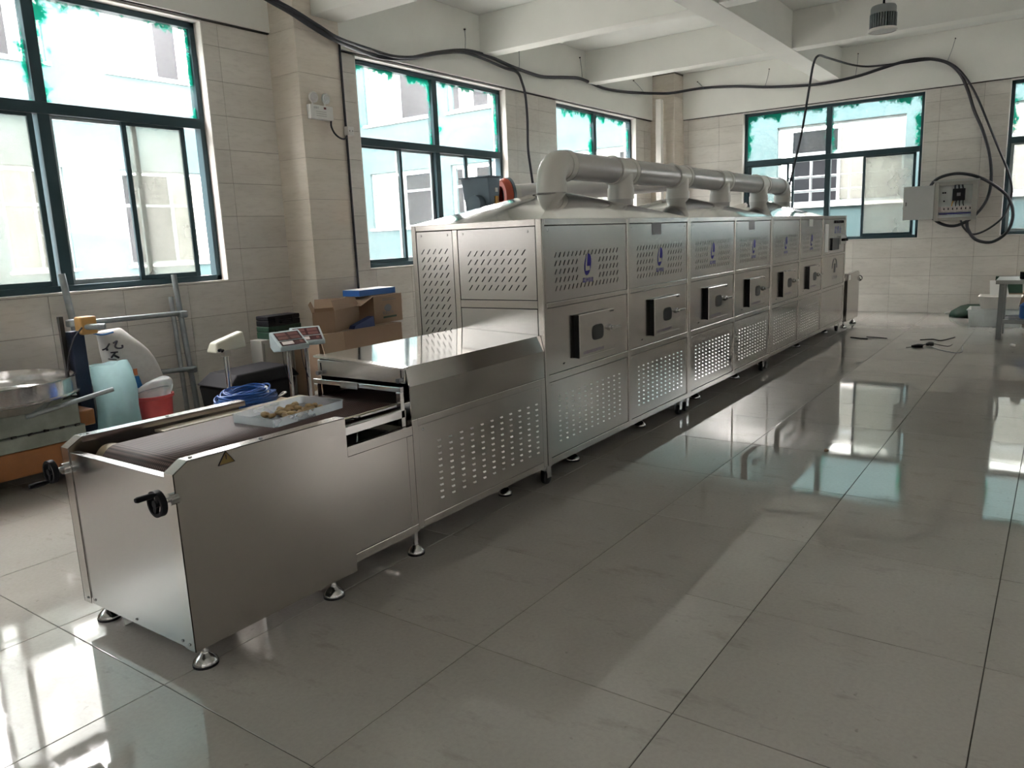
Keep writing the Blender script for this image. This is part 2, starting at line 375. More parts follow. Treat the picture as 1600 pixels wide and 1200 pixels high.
def rects_minus(r, holes):
    out = [r]
    for h in holes:
        nxt = []
        for a0, a1, b0, b1 in out:
            c0, c1, d0, d1 = h
            if c1 <= a0 or c0 >= a1 or d1 <= b0 or d0 >= b1: nxt.append((a0, a1, b0, b1)); continue
            if c0 > a0: nxt.append((a0, c0, b0, b1))
            if c1 < a1: nxt.append((c1, a1, b0, b1))
            e0, e1 = max(a0, c0), min(a1, c1)
            if d0 > b0: nxt.append((e0, e1, b0, d0))
            if d1 < b1: nxt.append((e0, e1, d1, b1))
        out = nxt
    return [q for q in out if q[1]-q[0] > .012 and q[3]-q[2] > .012]
holes_l = [(a, b, SILL, HEAD) for a, b in WIN_L]; holes_f = [(a, b, SILL, HEAD) for a, b in WIN_F]
wl = MB()
for a0, a1, b0, b1 in rects_minus((XB-TH, XW+TH, -.16, CEIL+.15), holes_l): wl.box(a0, a1, YW+.012, YW+TH, b0, b1)
wall_left = wl.build('wall_left', 'wall_grout'); tag(wall_left, 'long beige tiled wall with a row of tall windows', 'wall', kind='structure')
wf = MB()
for a0, a1, b0, b1 in rects_minus((YR-TH, YW+.012, -.16, CEIL+.15), holes_f): wf.box(XW+.012, XW+TH, a0, a1, b0, b1)
wall_end = wf.build('wall_far', 'wall_grout'); tag(wall_end, 'beige tiled end wall behind the open electrical box', 'wall', kind='structure')
FILL_WIN_B = [(-6.6, -3.75)]; FILL_WIN_R = [(-5.9, -3.05), (-1.7, 1.15), (7.9, 10.75)]  # windows of the two unseen walls, added to let in fill light
w = MB()
for a0, a1, b0, b1 in rects_minus((YR-TH, YW+.012, -.16, CEIL+.15), [(a, b, SILL, HEAD) for a, b in FILL_WIN_B]): w.box(XB-TH, XB, a0, a1, b0, b1)
tag(w.build('wall_back', 'wall_plain'), 'plain painted wall behind the viewer', 'wall', kind='structure')
w = MB()
for a0, a1, b0, b1 in rects_minus((XB, XW+.012, -.16, CEIL+.15), [(a, b, SILL, HEAD) for a, b in FILL_WIN_R]): w.box(a0, a1, YR-TH, YR, b0, b1)
tag(w.build('wall_right', 'wall_plain'), 'plain painted wall across the hall', 'wall', kind='structure')

COLS = [(3.80, 4.36, 3.60), (12.52, XW, 3.52)]          # x0, x1, front y
def wall_tiles(parent, axis, lo, hi, holes, th, tw, top, mat, start, skip=None):
    r = 0; z = 0
    while z < top-.02:
        z1 = min(z+th, top); a = start-math.ceil((start-lo)/tw)*tw
        while a < hi:
            a0, a1 = max(a, lo)+.0017, min(a+tw, hi)-.0017
            if a1-a0 > .02 and not (skip and skip(a0, a1)):
                mb = MB()
                for q0, q1, b0, b1 in rects_minus((a0, a1, z+.0017, z1-.0017), holes):
                    if axis == 'x': mb.box(q0, q1, YW, YW+.012, b0, b1)
                    else: mb.box(XW, XW+.012, q0, q1, b0, b1)
                if mb.v: mb.build('tile', mat, parent)
            a += tw
        z = z1; r += 1
wall_tiles(wall_left, 'x', -1.1, XW, holes_l, .305, .6, HEAD, 'tile_l', 3.24)
wall_tiles(wall_end, 'y', -5.85, YW, holes_f, .305, .6, HEAD, 'tile_f', -.77)
mbr = MB().box(XB, -1.101, YW, YW+.012, 0, SILL).box(XB, -3.98, YW, YW+.012, SILL, HEAD); tag(mbr.build('tile_field', 'tile_l', wall_left), kind='stuff')
# white window reveals (painted returns of the openings)
for a, b in WIN_L:
    t = .012
    MB().box(a, a+t, YW-.002, YW+TH, SILL, HEAD).box(b-t, b, YW-.002, YW+TH, SILL, HEAD).box(a, b, YW-.002, YW+TH, HEAD-t, HEAD).build('reveal', 'white', wall_left)
    MB().box(a, b, YW-.004, YW+TH, SILL-.012, SILL+.004).build('sill', 'tile_l', wall_left)
for a, b in WIN_F:
    t = .012
    MB().box(XW-.002, XW+TH, a, a+t, SILL, HEAD).box(XW-.002, XW+TH, b-t, b, SILL, HEAD).box(XW-.002, XW+TH, a, b, HEAD-t, HEAD).build('reveal', 'white', wall_end)
    MB().box(XW-.004, XW+TH, a, b, SILL-.012, SILL+.004).build('sill', 'tile_f', wall_end)
# tiled columns
for x0, x1, y0 in COLS:
    c = MB().box(x0+.012, x1, y0+.012, YW+.011, 0, CEIL-.003).build('column', 'wall_grout', wall_left)
    z = 0
    while z < CEIL-.05:
        z1 = min(z+.395, CEIL-.004)
        MB().box(x0, x1, y0, y0+.011, z+.0012, z1-.0012).build('tile', 'tile_c', c)
        MB().box(x0, x0+.011, y0+.0125, YW-.0005, z+.0012, z1-.0012).build('tile', 'tile_c', c)
        if x1 < XW: MB().box(x1-.011, x1, y0+.0125, YW-.0005, z+.0012, z1-.0012).build('tile', 'tile_c', c)
        z = z1
# ceiling slab and beams
ceil = MB().box(XB-TH, XW+TH, YR-TH, YW+TH, CEIL, CEIL+.15).build('ceiling', 'ceiling'); tag(ceil, 'painted concrete ceiling slab with a grid of beams', 'ceiling', kind='structure')
def beam(x0, x1, y0, y1, z0): return MB().box(x0, x1, y0, y1, z0, CEIL-.001).build('beam', 'beam', ceil, bevel=.006)
PB = .05
beam(XB, 3.799, YW-PB, YW-.001, HEAD+.012); beam(4.361, 12.519, YW-PB, YW-.001, HEAD+.012); beam(XW-PB, XW-.001, YR, 3.519, HEAD+.012)
MB().box(4.361, 12.519, YW-.03, YW-.002, HEAD, HEAD+.011).build('shadow_gap', 'dark', ceil)  # solid dark strips drawn for the line of shade under the beams
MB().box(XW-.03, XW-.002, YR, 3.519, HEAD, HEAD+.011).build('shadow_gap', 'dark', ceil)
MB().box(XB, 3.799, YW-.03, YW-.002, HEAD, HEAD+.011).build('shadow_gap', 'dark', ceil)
for x in (-4.6, -1.6, 1.28, 7.18, 10.0):
    beam(x, x+.24, 1.056, YW-PB-.001, 3.9); beam(x, x+.24, -2.3, .724, 3.9); beam(x, x+.24, YR, -2.64, 3.9)
beam(4.02, 4.38, 1.056, 3.599, 3.70); beam(4.02, 4.38, -2.3, .724, 3.70); beam(4.02, 4.38, YR, -2.64, 3.7)
beam(XB, XW-PB-.001, .725, 1.055, 3.895); beam(XB, XW-PB-.001, -2.635, -2.305, 3.895)
# plastered downpipe in the corner
dp = ony(1030, 190, 3.72)
tag(MB().box(dp.x-.055, dp.x+.055, 3.66, 3.77, .0, 3.89).build('downpipe', 'white', bevel=.01), 'white square downpipe casing standing against the corner column', 'pipe')

# windows
def window(n, axis, a, b, label, halves, stain_mat, plane=None):
    w = thing('window_%d' % n, ((a+b)/2, YW+.12, SILL) if axis == 'x' else (XW+.12, (a+b)/2, SILL), label, 'window', kind='structure')
    P0 = (YW if axis == 'x' else XW)+.095 if plane is None else plane-.15
    def bx(mb, s0, s1, z0, z1, d0=0., d1=.06):
        if axis == 'x': return mb.box(s0, s1, P0+d0, P0+d1, z0, z1)
        return mb.box(P0+d0, P0+d1, s0, s1, z0, z1)
    a += .013; b -= .013; z0, z1 = SILL+.006, HEAD-.014; zt = 2.665; m = (a+b)/2; fw = .05
    f = MB(); bx(f, a, a+fw, z0, z1, 0, .09); bx(f, b-fw, b, z0, z1, 0, .09); bx(f, a, b, z1-fw, z1, 0, .09); bx(f, a, b, z0, z0+fw, 0, .09)
    f.build('frame', 'frame', w, bevel=.004)
    f = MB(); bx(f, a+fw, b-fw, zt-.045, zt+.045, -.012, .08); f.build('transom', 'frame', w, bevel=.004)
    f = MB(); bx(f, m-.045, m+.045, z0+fw, zt-.046, -.010, .085); bx(f, m-.045, m+.045, zt+.046, z1-fw, -.01, .085); f.build('mullion', 'frame', w, bevel=.004)
    for s0, s1 in ((a+fw, m-.045), (m+.045, b-fw)):
        f = MB(); bx(f, s0, s1, zt+.046, z1-fw, .036, .042); f.build('pane', stain_mat, w)
    for hi, (s0, s1) in enumerate(((a+fw, m-.045), (m+.045, b-fw))):
        W = s1-s0
        for k, (q0, q1, film, grey) in enumerate(halves[hi]):
            p0, p1 = s0+W*q0, s0+W*q1; d = .012 if k == 0 else .046; sw = .042
            f = MB(); bx(f, p0, p0+sw, z0+fw, zt-.046, d, d+.028); bx(f, p1-sw, p1, z0+fw, zt-.046, d, d+.028); bx(f, p0+sw, p1-sw, z0+fw, z0+fw+sw, d, d+.028); bx(f, p0+sw, p1-sw, zt-.046-sw*.6, zt-.046, d, d+.028)
            sash = f.build('sash', 'frame_grey' if grey else 'frame', w, bevel=.003)
            f = MB(); bx(f, p0+sw, p1-sw, z0+fw+sw, zt-.046-sw*.6, d+.011, d+.016); f.build('pane', 'film' if film else 'glass', sash)
    return w
S0 = [(.43, .86, 0, 0), (0, .52, 0, 1)]
window(1, 'x', *WIN_L[1], 'tall dark-framed window above the steel basin and the scaffold pipes', [[(.30, .98, 1, 0), (0, .5, 0, 0)], [(.44, .88, 1, 0), (.0, .55, 0, 1)]], M['glass_x'])
window(2, 'x', *WIN_L[2], 'dark-framed window behind the grey blower and the stacked cartons', [[(0, .54, 0, 0), (.5, 1, 0, 1)], [(.40, .86, 0, 0), (.0, .48, 0, 1)]], M['glass_x'])
window(3, 'x', *WIN_L[3], 'dark-framed window behind the grey exhaust elbow next to the corner column', [[(.02, .55, 0, 0), (.45, 1, 0, 1)], [(0, .5, 0, 0), (.5, 1, 0, 1)]], M['glass_x'])
window(4, 'y', *WIN_F[2], 'wide end-wall window between the corner and the electrical box', [[(.03, .62, 1, 0)], [(.45, 1, 0, 0), (.39, .98, 0, 0)]], M['glass_y'])
window(5, 'y', *WIN_F[1], 'end-wall window cut off by the right edge beside the cable loops', [[(0, .54, 0, 0), (.5, 1, 0, 1)], [(.05, .55, 0, 0), (.5, 1, 0, 1)]], M['glass_y'])
window(6, 'x', *WIN_L[0], 'window of the same dark frame beside the viewer', [[(0, .54, 0, 0), (.5, 1, 0, 1)], [(.05, .55, 0, 0), (.5, 1, 0, 1)]], M['glass_x'])
window(7, 'y', *WIN_F[0], 'narrow end-wall window farthest along the wall', [[(0, .54, 0, 0), (.5, 1, 0, 1)], [(.05, .55, 0, 0), (.5, 1, 0, 1)]], M['glass_y'])

HV = [[(0, .54, 0, 0), (.5, 1, 0, 1)], [(.05, .55, 0, 0), (.5, 1, 0, 1)]]
for k, (a, b) in enumerate(FILL_WIN_R): window(8+k, 'x', a, b, ('first', 'second', 'last')[k]+' dark-framed window added out of view across the hall for fill light', HV, M['glass'], YR)
for k, (a, b) in enumerate(FILL_WIN_B): window(12+k, 'y', a, b, 'dark-framed window added behind the viewer for fill light', HV, M['glass'], XB)

# ------------------------------------------------------------------ outside: yard and the neighbouring building
tag(MB().box(-30, 40, -30, 40, -.5, -.17).build('ground', 'concrete'), 'pale concrete yard outside the windows', 'ground', kind='structure')
nb = thing('neighbouring_building', (16, 17, -.17), 'pale cyan rendered building with rows of windows seen outside', 'building')
YF, XF = 17.0, 16.0
rows1 = (1.22, 3.6); rows2 = (5.0, 7.6)
Lx = [(-9, -6.2), (-4.6, -1.8), (-.4, 2.2), (3.6, 5.4), (6.5, 7.9), (9.3, 12.0), (13.4, 15.2)]
hl = [(a, b, *rows1) for a, b in Lx]+[(a, b, 5.95, 8.2) for a, b in Lx]
w = MB()
for a0, a1, b0, b1 in rects_minus((-12, XF+.3, -.17, 8.0), hl): w.box(a0, a1, YF, YF+.3, b0, b1)
w.box(-34, 3.0, YF, YF+.3, 8.2, 13.5).box(-34, 3.0, YF, YF+.3, 8.0, 8.2)  # unseen taller wall, added to screen sky from the window beside the viewer
w.build('wall', 'facade', nb)
MB().box(-34, -12.01, YF, YF+.3, -.17, 8.0).build('wall', 'concrete', nb)  # unseen paler stretch, added to block sky and brighten the cabinet end reflection
Fy = [(12.3, 14.95), (9.0, 11.75), (5.15, 7.9), (.15, 2.65), (-4.2, -1.5), (-8, -5.4)]
hf = [(a, b, 1.95, 3.59) for a, b in Fy]+[(a, b, 5.02, 7.2) for a, b in Fy]
w = MB()
for a0, a1, b0, b1 in rects_minus((-12, YF, -.17, 6.9), hf): w.box(XF, XF+.3, a0, a1, b0, b1)
w.build('wall', 'facade', nb)
def far_window(axis, a, b, z0, z1, k):
    def bx(mb, s0, s1, q0, q1, d0, d1):
        return mb.box(s0, s1, YF+d0, YF+d1, q0, q1) if axis == 'x' else mb.box(XF+d0, XF+d1, s0, s1, q0, q1)
    f = MB(); t = .06
    for s in (a, (a+b)/2-t/2, b-t): bx(f, s, s+t, z0, z1, .08, .14)
    for q in (z0, z0+(z1-z0)*.62, z1-t): bx(f, a, b, q, q+t, .085, .135)
    o = f.build('window', 'frame_grey', nb)
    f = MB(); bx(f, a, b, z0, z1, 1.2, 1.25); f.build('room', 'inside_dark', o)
    f = MB(); m = a+(b-a)*(.5 if k % 2 else .5)
    bx(f, m, b, z0, z1, .11, .115) if k % 2 else bx(f, a, m, z0, z1, .11, .115)
    f.build('pane', 'film', o)
    f = MB(); bx(f, a-.08, b+.08, z0-.07, z0, -.05, .1); f.build('sill', 'white', o)
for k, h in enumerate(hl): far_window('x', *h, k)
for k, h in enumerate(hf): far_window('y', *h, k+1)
for nm, b in (('sky_screen_side', (-30, 30, -21, -20.5, -.17, 8.5)), ('sky_screen_back', (-19.5, -19, -20, 16, -.17, 8.5))):  # unseen slabs added to keep low sky out of the steel reflections
    t = thing(nm, ((b[0]+b[1])/2, (b[2]+b[3])/2, -.17), {'sky_screen_side': 'plain grey slab added out of view to block low sky on the far side', 'sky_screen_back': 'plain grey slab added out of view to block low sky behind the viewer'}[nm], 'building')
    MB().box(*b).build('wall', 'sky_screen_grey', t); MB().box(b[0]-.2, b[1]+.2, b[2]-.2, b[3]+.2, b[5], b[5]+.2).build('screen_cap', 'concrete', t)
# safety railing behind the open end window
r = MB()
for z in (2.25, 2.55): r.tube([(XF+.7, .2, z), (XF+.7, 2.6, z)], .03, 6)
for y in (.5, 1.3, 2.1): r.tube([(XF+.7, y, 1.9), (XF+.7, y, 3.0)], .03, 6)
r.build('railing', 'galv', nb)
r = MB(); 
for x in (6.9, 7.2, 7.6): r.tube([(x, YF+.7, 1.2), (x, YF+.7, 3.5)], .035, 6)
for z in (1.5, 2.0, 2.6): r.tube([(6.5, YF+.72, z), (7.9, YF+.72, z+.05)], .03, 6)
r.build('scaffold', 'galv', nb)

# ------------------------------------------------------------------ the tunnel dryer
ZB, ZT, XN, W = .14, 1.624, 2.388, .998
JX = [2.388, 3.50, 4.60, 5.705, 6.835, 7.93, 9.01, 10.305]
def foot(parent, x, y, h=.10, r=.046):
    o = MB().lathe([(r, 0), (r, .012), (r*.96, .02), (r*.62, .036), (r*.34, .048), (.014, .052), (.014, h)], (x, y, 0), n=20).build('foot', 'chrome', parent, smooth=35)
    MB().lathe([(r*1.03, 0), (r*1.03, .010)], (x, y, .0), n=20).build('foot_pad', 'rubber', o)
    return o
def caster(parent, x, y):
    o = MB().box(x-.03, x+.03, y-.028, y+.028, .115, .139).box(x-.028, x+.02, y-.026, y-.022, .045, .115).box(x-.028, x+.02, y+.022, y+.026, .045, .115).build('caster', 'chrome', parent, bevel=.002)
    MB().lathe([(.036, -.016), (.040, -.010), (.040, .010), (.036, .016)], (x-.005, y, .041), (0, 1, 0), 20).build('wheel', 'rubber', o, smooth=40)
def screw(mb, p, n, r=.008): mb.cyl(p, Vector(p)+Vector(n)*.004, r, r*.7, 10)
def slot_sheet(mb, mp, U, V, g, nc, nr, skip=lambda c, r: False, sl=(.30, .62), lean=.28, depth=.006):
    """a sheet of extent U x V with a grid g of slanted punched slots"""
    (u0, u1), (v0, v1) = U, V; a0, a1, b0, b1 = g
    def quad(ps, d=0): mb.add([mp(u, v, d) for u, v in ps], [(0, 1, 2, 3)])
    for r in ((u0, u1, v0, b0), (u0, u1, b1, v1), (u0, a0, b0, b1), (a1, u1, b0, b1)): quad([(r[0], r[2]), (r[1], r[2]), (r[1], r[3]), (r[0], r[3])])
    cw, ch = (a1-a0)/nc, (b1-b0)/nr
    for c in range(nc):
        for r in range(nr):
            x0, x1, y0, y1 = a0+c*cw, a0+(c+1)*cw, b0+r*ch, b0+(r+1)*ch
            if skip(c, r): quad([(x0, y0), (x1, y0), (x1, y1), (x0, y1)]); continue
            m = (x0+x1)/2; hw = cw*sl[0]/2; hh = ch*sl[1]/2; ym = (y0+y1)/2; ln = cw*lean
            inner = [(m-hw-ln, ym-hh), (m+hw-ln, ym-hh), (m+hw+ln, ym+hh), (m-hw+ln, ym+hh)]; outer = [(x0, y0), (x1, y0), (x1, y1), (x0, y1)]
            vs = [mp(u, v, 0) for u, v in outer]+[mp(u, v, 0) for u, v in inner]+[mp(u, v, depth) for u, v in inner]
            mb.add(vs, [(i, (i+1) % 4, 4+(i+1) % 4, 4+i) for i in range(4)]+[(4+i, 4+(i+1) % 4, 8+(i+1) % 4, 8+i) for i in range(4)])
    return mb
def louvres(parent, x0, x1, z0, z1, nc, nr, y=0., w=.027, h=.008):
    mb = MB(); p = .005
    for c in range(nc):
        for r in range(nr):
            x = x0+(x1-x0)*c/(nc-1); z = z0+(z1-z0)*r/(nr-1); a, b = x-w/2, x+w/2
            mb.add([(a, y, z), (b, y, z), (b-.004, y-p, z), (a+.004, y-p, z), (a, y, z+h), (b, y, z+h)], [(0, 1, 2, 3), (3, 2, 5, 4), (0, 3, 4), (1, 5, 2)])
    return tag(mb.build('louvre_slots', 'steel_bright', parent), kind='stuff')
def logo(parent, x, z, s, y=-.0012):
    th = .42; R = lambda u, v: (x+u, y, z+v)
    def ell(a, b, k=28, t0=0, t1=2*math.pi): return [(a*math.cos(t)*math.cos(th)-0+(-b*math.sin(t)*math.sin(-th))*0, 0) for t in []]
    pts = []
    for i in range(36):
        t = 2*math.pi*i/36; u, v = .30*s*math.cos(t), .52*s*math.sin(t); c, q = math.cos(-.30), math.sin(-.30)
        pts.append((u*c-v*q, u*q+v*c))
    mb = MB().add([R(u, v) for u, v in pts], [tuple(range(36))]); o = mb.build('logo', 'logo', parent)
    L = [(-.02, .50), (-.11, .49), (-.235, .02), (-.25, -.30), (.17, -.27), (.19, -.07), (-.10, -.08)]
    MB().add([(x+u*s, y-.0012, z+v*s) for u, v in L], [tuple(range(len(L)))]).build('logo_letter', 'steel_sheet', parent)
    text_mb('磊沐微波', s*.25, lambda u, v: (x+u, y-.0008, z-.82*s+v)).build('lettering', 'logo', parent)

def make_cabinet(k, label, nb):
    j = k*2; xs = JX[j:j+nb+1]; x0, x1 = xs[0]+.0015, xs[-1]-.0015
    t = thing('dryer_cabinet', ((x0+x1)/2, .5, 0), label, 'machine', 'dryer cabinets of the tunnel line')
    near = (k == 0)
    MB().box(x0+.03, x1-.03, .035, W-.035, ZB+.03, ZT-.03).build('inner_body', 'dark', t)  # near-black block stands for the shade behind slots and panel gaps
    # welded frame: posts and rails
    d = .035
    for i, x in enumerate(xs):
        a = x0 if i == 0 else (x1-.036 if i == len(xs)-1 else x-.018)
        MB().box(a, a+.036, -.009, d, ZB, ZT).build('post', 'steel', t, bevel=.004); MB().box(a, a+.036, W-d, W+.004, ZB, ZT).build('post', 'steel', t, bevel=.004)
    fr = MB()
    for z0, z1 in ((ZB, .182), (.655, .698), (1.102, 1.132), (1.585, ZT)):
        for i in range(nb):
            a, b = xs[i]+(.0385 if i == 0 else .0185), xs[i+1]-(.0385 if i == nb-1 else .0185)
            fr.box(a, b, -.007, d-.002, z0, z1); fr.box(a, b, W-d+.002, W+.003, z0, z1)
    for x in (x0, x1-.035): fr.box(x, x+.035, d+.001, W-d-.001, ZB, .182); fr.box(x, x+.035, d+.001, W-d-.001, 1.585, ZT)
    if near: fr.box(x0, x0+.034, .0355, .617, 1.102, 1.150); fr.box(x0, x0+.034, .618, .658, .183, 1.584)
    fr.build('rail', 'steel', t, bevel=.003)
    MB().box(x0+.004, x1-.004, 0, W, ZT-.006, ZT-.001).build('top_sheet', 'steel_sheet', t)
    for i in range(nb):
        a, b = xs[i]+(.042 if i == 0 else .022), xs[i+1]-(.042 if i == nb-1 else .022); L = xs[i+1]-xs[i]
        ctrl = (k == 2 and i == 2)
        up = MB()
        if not ctrl:
            slot_sheet(up, lambda u, v, q: (u, q, v), (a, b), (1.134, 1.580), (xs[i]+.135, xs[i]+L-.135, 1.185, 1.435), 17, 5, lambda c, r: 6 <= c <= 10 and 1 <= r <= 3, (.22, .60), .20)
        else: up.box(a, b, 0, .004, 1.134, 1.580)
        u = up.build('upper_panel', 'steel_sheet', t)
        sc = MB()
        for xx in (a+.04, b-.04): screw(sc, (xx, 0, 1.555), (0, -1, 0))
        sc.build('screws', 'chrome', u)
        if not ctrl: logo(u, xs[i]+L*.5-.01, 1.335, .135)
        else:
            MB().box(a+.10, a+.26, -.004, -.0005, 1.16, 1.52).build('notice', 'paper', u)
            MB().box(a+.42, a+.80, -.022, -.0005, 1.175, 1.335).build('screen', 'screen', u, bevel=.004)
            MB().box(a+.86, b-.03, -.03, -.0005, 1.24, 1.36).build('switch_box', 'box_grey', u, bevel=.006)
            bt = MB()
            for q in range(5): bt.cyl((a+.62+q*.11, 0, 1.545), (a+.62+q*.11, -.014, 1.545), .02, .018, 14)
            for q in range(3): bt.cyl((a+.90+q*.09, -.03, 1.30), (a+.90+q*.09, -.075, 1.30), .018, .018, 12)
            bt.build('buttons', 'black', u, smooth=40)
            text_mb('启 停 止', .11, lambda p, q: (a+.80+p, -.0015, 1.40+q)).build('lettering', 'logo', u)
        if i == 1:
            MB().box(xs[i]+.40, xs[i]+.56, -.003, -.0005, 1.50, 1.605).build('nameplate' if k < 2 else 'notice', 'nameplate' if k < 2 else 'paper', u)
        # middle panel and inspection door
        mp = MB().box(a, b, 0, .004, .701, 1.098).build('middle_panel', 'steel', t)
        if not ctrl:
            hx = MB()
            for q in (.20, .80): hx.obox((xs[i]+L*q, -.001, .745 if q < .5 else .765), ((1, 0, .25), (0, 1, 0), (-.25, 0, 1)), .009, .001, .004)
            hx.build('rivet_holes', 'black', mp)
            dx0, dx1 = xs[i]+.352, xs[i]+.838; dz0, dz1 = .752, 1.030
            dr = MB().box(dx0+.012, dx1, -.034, -.018, dz0, dz1).build('inspection_door', 'steel', t, bevel=.005)
            MB().box(dx0+.004, dx1-.01, -.017, -.001, dz0+.004, dz1-.004).build('door_gasket', 'black', dr)
            MB().box(dx0-.002, dx0+.009, -.033, -.0185, dz0+.002, dz1-.002).build('hinge', 'black', dr, bevel=.004)
            cx, cz = (dx0+dx1)/2+.005, (dz0+dz1)/2+.005
            oc = [(cx+.078*math.copysign(abs(math.cos(t))**.55, math.cos(t)), cz+.050*math.copysign(abs(math.sin(t))**.55, math.sin(t))) for t in [2*math.pi*q/28 for q in range(28)]]
            MB().prism(oc, 'y', -.0355, -.033).build('viewing_glass', 'screen', dr)
            lx, lz = dx1-.075, cz+.01
            MB().cyl((lx, -.034, lz), (lx, -.050, lz), .022, .02, 18).cyl((lx, -.050, lz), (lx, -.067, lz), .011, .011, 12).obox((lx+.035, -.065, lz+.002), ((1, -.18, .02), (.18, 1, 0), (0, 0, 1)), .045, .006, .009).build('latch', 'chrome', dr, bevel=.002, smooth=40)
            text_mb('山东磊沐微波设备有限公司', .023, lambda p, q: (dx0+.035+.155+p*1.0, -.0348, dz0+.022+q)).build('lettering', 'letter', dr)
            MB().box(dx1-.07, dx1-.012, -.0345, -.0341, dz1-.02, dz1-.012).build('rating_label', 'black', dr)
        else:
            ring = [(.13*math.cos(t), .13*math.sin(t)) for t in [math.pi*q/14 for q in range(15)]]
            MB().tube([(xs[i]+.70+p, -.001, .93+q) for p, q in ring], .006, 6).tube([(xs[i]+.70, -.001, .87), (xs[i]+.72, -.001, .99)], .012, 6).build('emblem', 'nameplate', mp)
            text_mb('磊沐微波设备', .05, lambda p, q: (xs[i]+.72+p, -.001, .79+q)).build('lettering', 'nameplate', mp)
        lo = MB().box(a, b, 0, .004, .185, .650).build('lower_panel', 'steel', t)
        sc = MB()
        for xx in (a+.03, b-.03): screw(sc, (xx, 0, .632), (0, -1, 0), .006)
        sc.build('screws', 'chrome', lo)
        if not ctrl: louvres(lo, xs[i]+.155, xs[i]+L-.155, .262, .548, 11, 10)
    # end faces and rear
    back = MB().box(x0+.037, x1-.037, W, W+.002, .183, 1.584).build('rear_panel', 'steel_sheet', t)
    if near:
        f = lambda u, v, q: (x0+q, u, v)
        mb = slot_sheet(MB(), lambda u, v, q: (x0+.003+q, u, v), (.040, .614), (1.154, 1.580), (.10, .555, 1.20, 1.46), 9, 5, sl=(.17, .62), lean=-.26)
        e = mb.build('end_panel', 'steel_sheet', t)
        sc = MB()
        for yy in (.09, .575): screw(sc, (x0+.003, yy, 1.555), (-1, 0, 0))
        sc.build('screws', 'chrome', e)
        mb = slot_sheet(MB(), lambda u, v, q: (x0+.003+q, u, v), (.663, .958), (.186, 1.580), (.69, .935, .22, 1.48), 5, 25, sl=(.17, .62), lean=-.26)
        e = mb.build('end_panel', 'steel_sheet', t)
        sc = MB()
        for yy in (.70, .92): screw(sc, (x0+.003, yy, 1.555), (-1, 0, 0))
        sc.build('screws', 'chrome', e)
        MB().box(x0+.002, x0+.005, .040, .614, .69, 1.098).build('end_panel', 'steel_sheet', t)
    else: MB().box(x0+.002, x0+.005, .036, W-.036, .183, 1.584).build('end_panel', 'steel_sheet', t)
    MB().box(x1-.005, x1-.002, .036, W-.036, .183, 1.584).build('end_panel', 'steel_sheet', t)
    # exhaust hood: four folded sheets rising to the flue
    hx1 = xs[2]; ax = (3.36, 5.60, 8.03)[k]; q = .115; zt = 1.815
    b4 = [(x0+.004, 0, ZT), (hx1-.004, 0, ZT), (hx1-.004, W, ZT), (x0+.004, W, ZT)]; t4 = [(ax-q, .52-q, zt), (ax+q, .52-q, zt), (ax+q, .52+q, zt), (ax-q, .52+q, zt)]
    mb = MB()
    def lerp(p, r, s): return tuple(a+(b-a)*s for a, b in zip(p, r))
    N = 5
    rings = []
    for s in range(N+1):
        s_ = s/N; g = [lerp(p, r, s_) for p, r in zip(b4, t4)]; bul = .016*math.sin(math.pi*s_)
        ring = []
        for i in range(4):
            for m in range(4):
                p = lerp(g[i], g[(i+1) % 4], m/4); ring.append((p[0], p[1], p[2]+bul*math.sin(math.pi*m/4)))
        rings.append(ring)
    vs = [p for r_ in rings for p in r_]
    mb.add(vs, [(s*16+i, s*16+(i+1) % 16, (s+1)*16+(i+1) % 16, (s+1)*16+i) for s in range(N) for i in range(16)]+[tuple(range(N*16, N*16+16))])
    mb.build('hood', 'hood', t, smooth=14)
    for x in ((x0+.30, (x0+x1)/2, x1-.30) if nb == 3 else (x0+.58, x1-.58)):
        for y in (.17, W-.17): foot(t, x, y, ZB)
    for x in (x0+.07, x1-.07):
        for y in (.06, W-.06): caster(t, x, y)
    return t
make_cabinet(0, 'nearest stainless dryer cabinet with slotted end panel next to the feed tunnel', 2)
make_cabinet(1, 'middle stainless dryer cabinet of the three under the exhaust duct', 2)
make_cabinet(2, 'farthest stainless dryer cabinet with control screen and push buttons', 3)

# feed tunnel with its low lid
ft = thing('feed_tunnel', (1.6, .35, 0), 'low stainless feed tunnel with folded lid between belt table and first cabinet', 'machine')
X0, X1 = 1.214, XN-.002; TW = .617
fr = MB()
for x in (X0, X1-.04): fr.box(x, x+.04, -.002, .035, ZB, .692); fr.box(x, x+.04, TW-.035, TW, ZB, .692)
for z0, z1 in ((ZB, .178), (.655, .692)): fr.box(X0+.041, X1-.041, -.001, .033, z0, z1); fr.box(X0+.041, X1-.041, TW-.033, TW, z0, z1)
fr.box(X0, X0+.03, .036, TW-.036, .62, .655).box(X0, X0+.03, .036, TW-.036, ZB, .178)
fr.build('base_frame', 'steel', ft, bevel=.003)
sp = MB().box(X0+.041, X1-.041, .001, .005, .179, .654).build('side_panel', 'steel', ft)
louvres(sp, 1.40, 2.285, .248, .545, 11, 10, y=.001, w=.029)
sc = MB(); screw(sc, (X0+.075, .001, .63), (0, -1, 0), .007); screw(sc, (X1-.08, .001, .63), (0, -1, 0), .007); sc.build('screws', 'chrome', sp)
MB().box(X0+.035, X1-.01, .03, TW-.03, ZB+.03, .60).build('inner_body', 'dark', ft)  # near-black block gives the tunnel base its inner shade
lid = MB()     # folded sheet: side, sloped shoulder, top (slightly higher at the far side), far side
prof = [(.0, .694), (.0, .852), (.022, .945), (TW, .972), (TW, .694)]
inn = [(y+(.006 if y < .3 else -.006), z-(.006 if z > .9 else 0)) for y, z in prof]
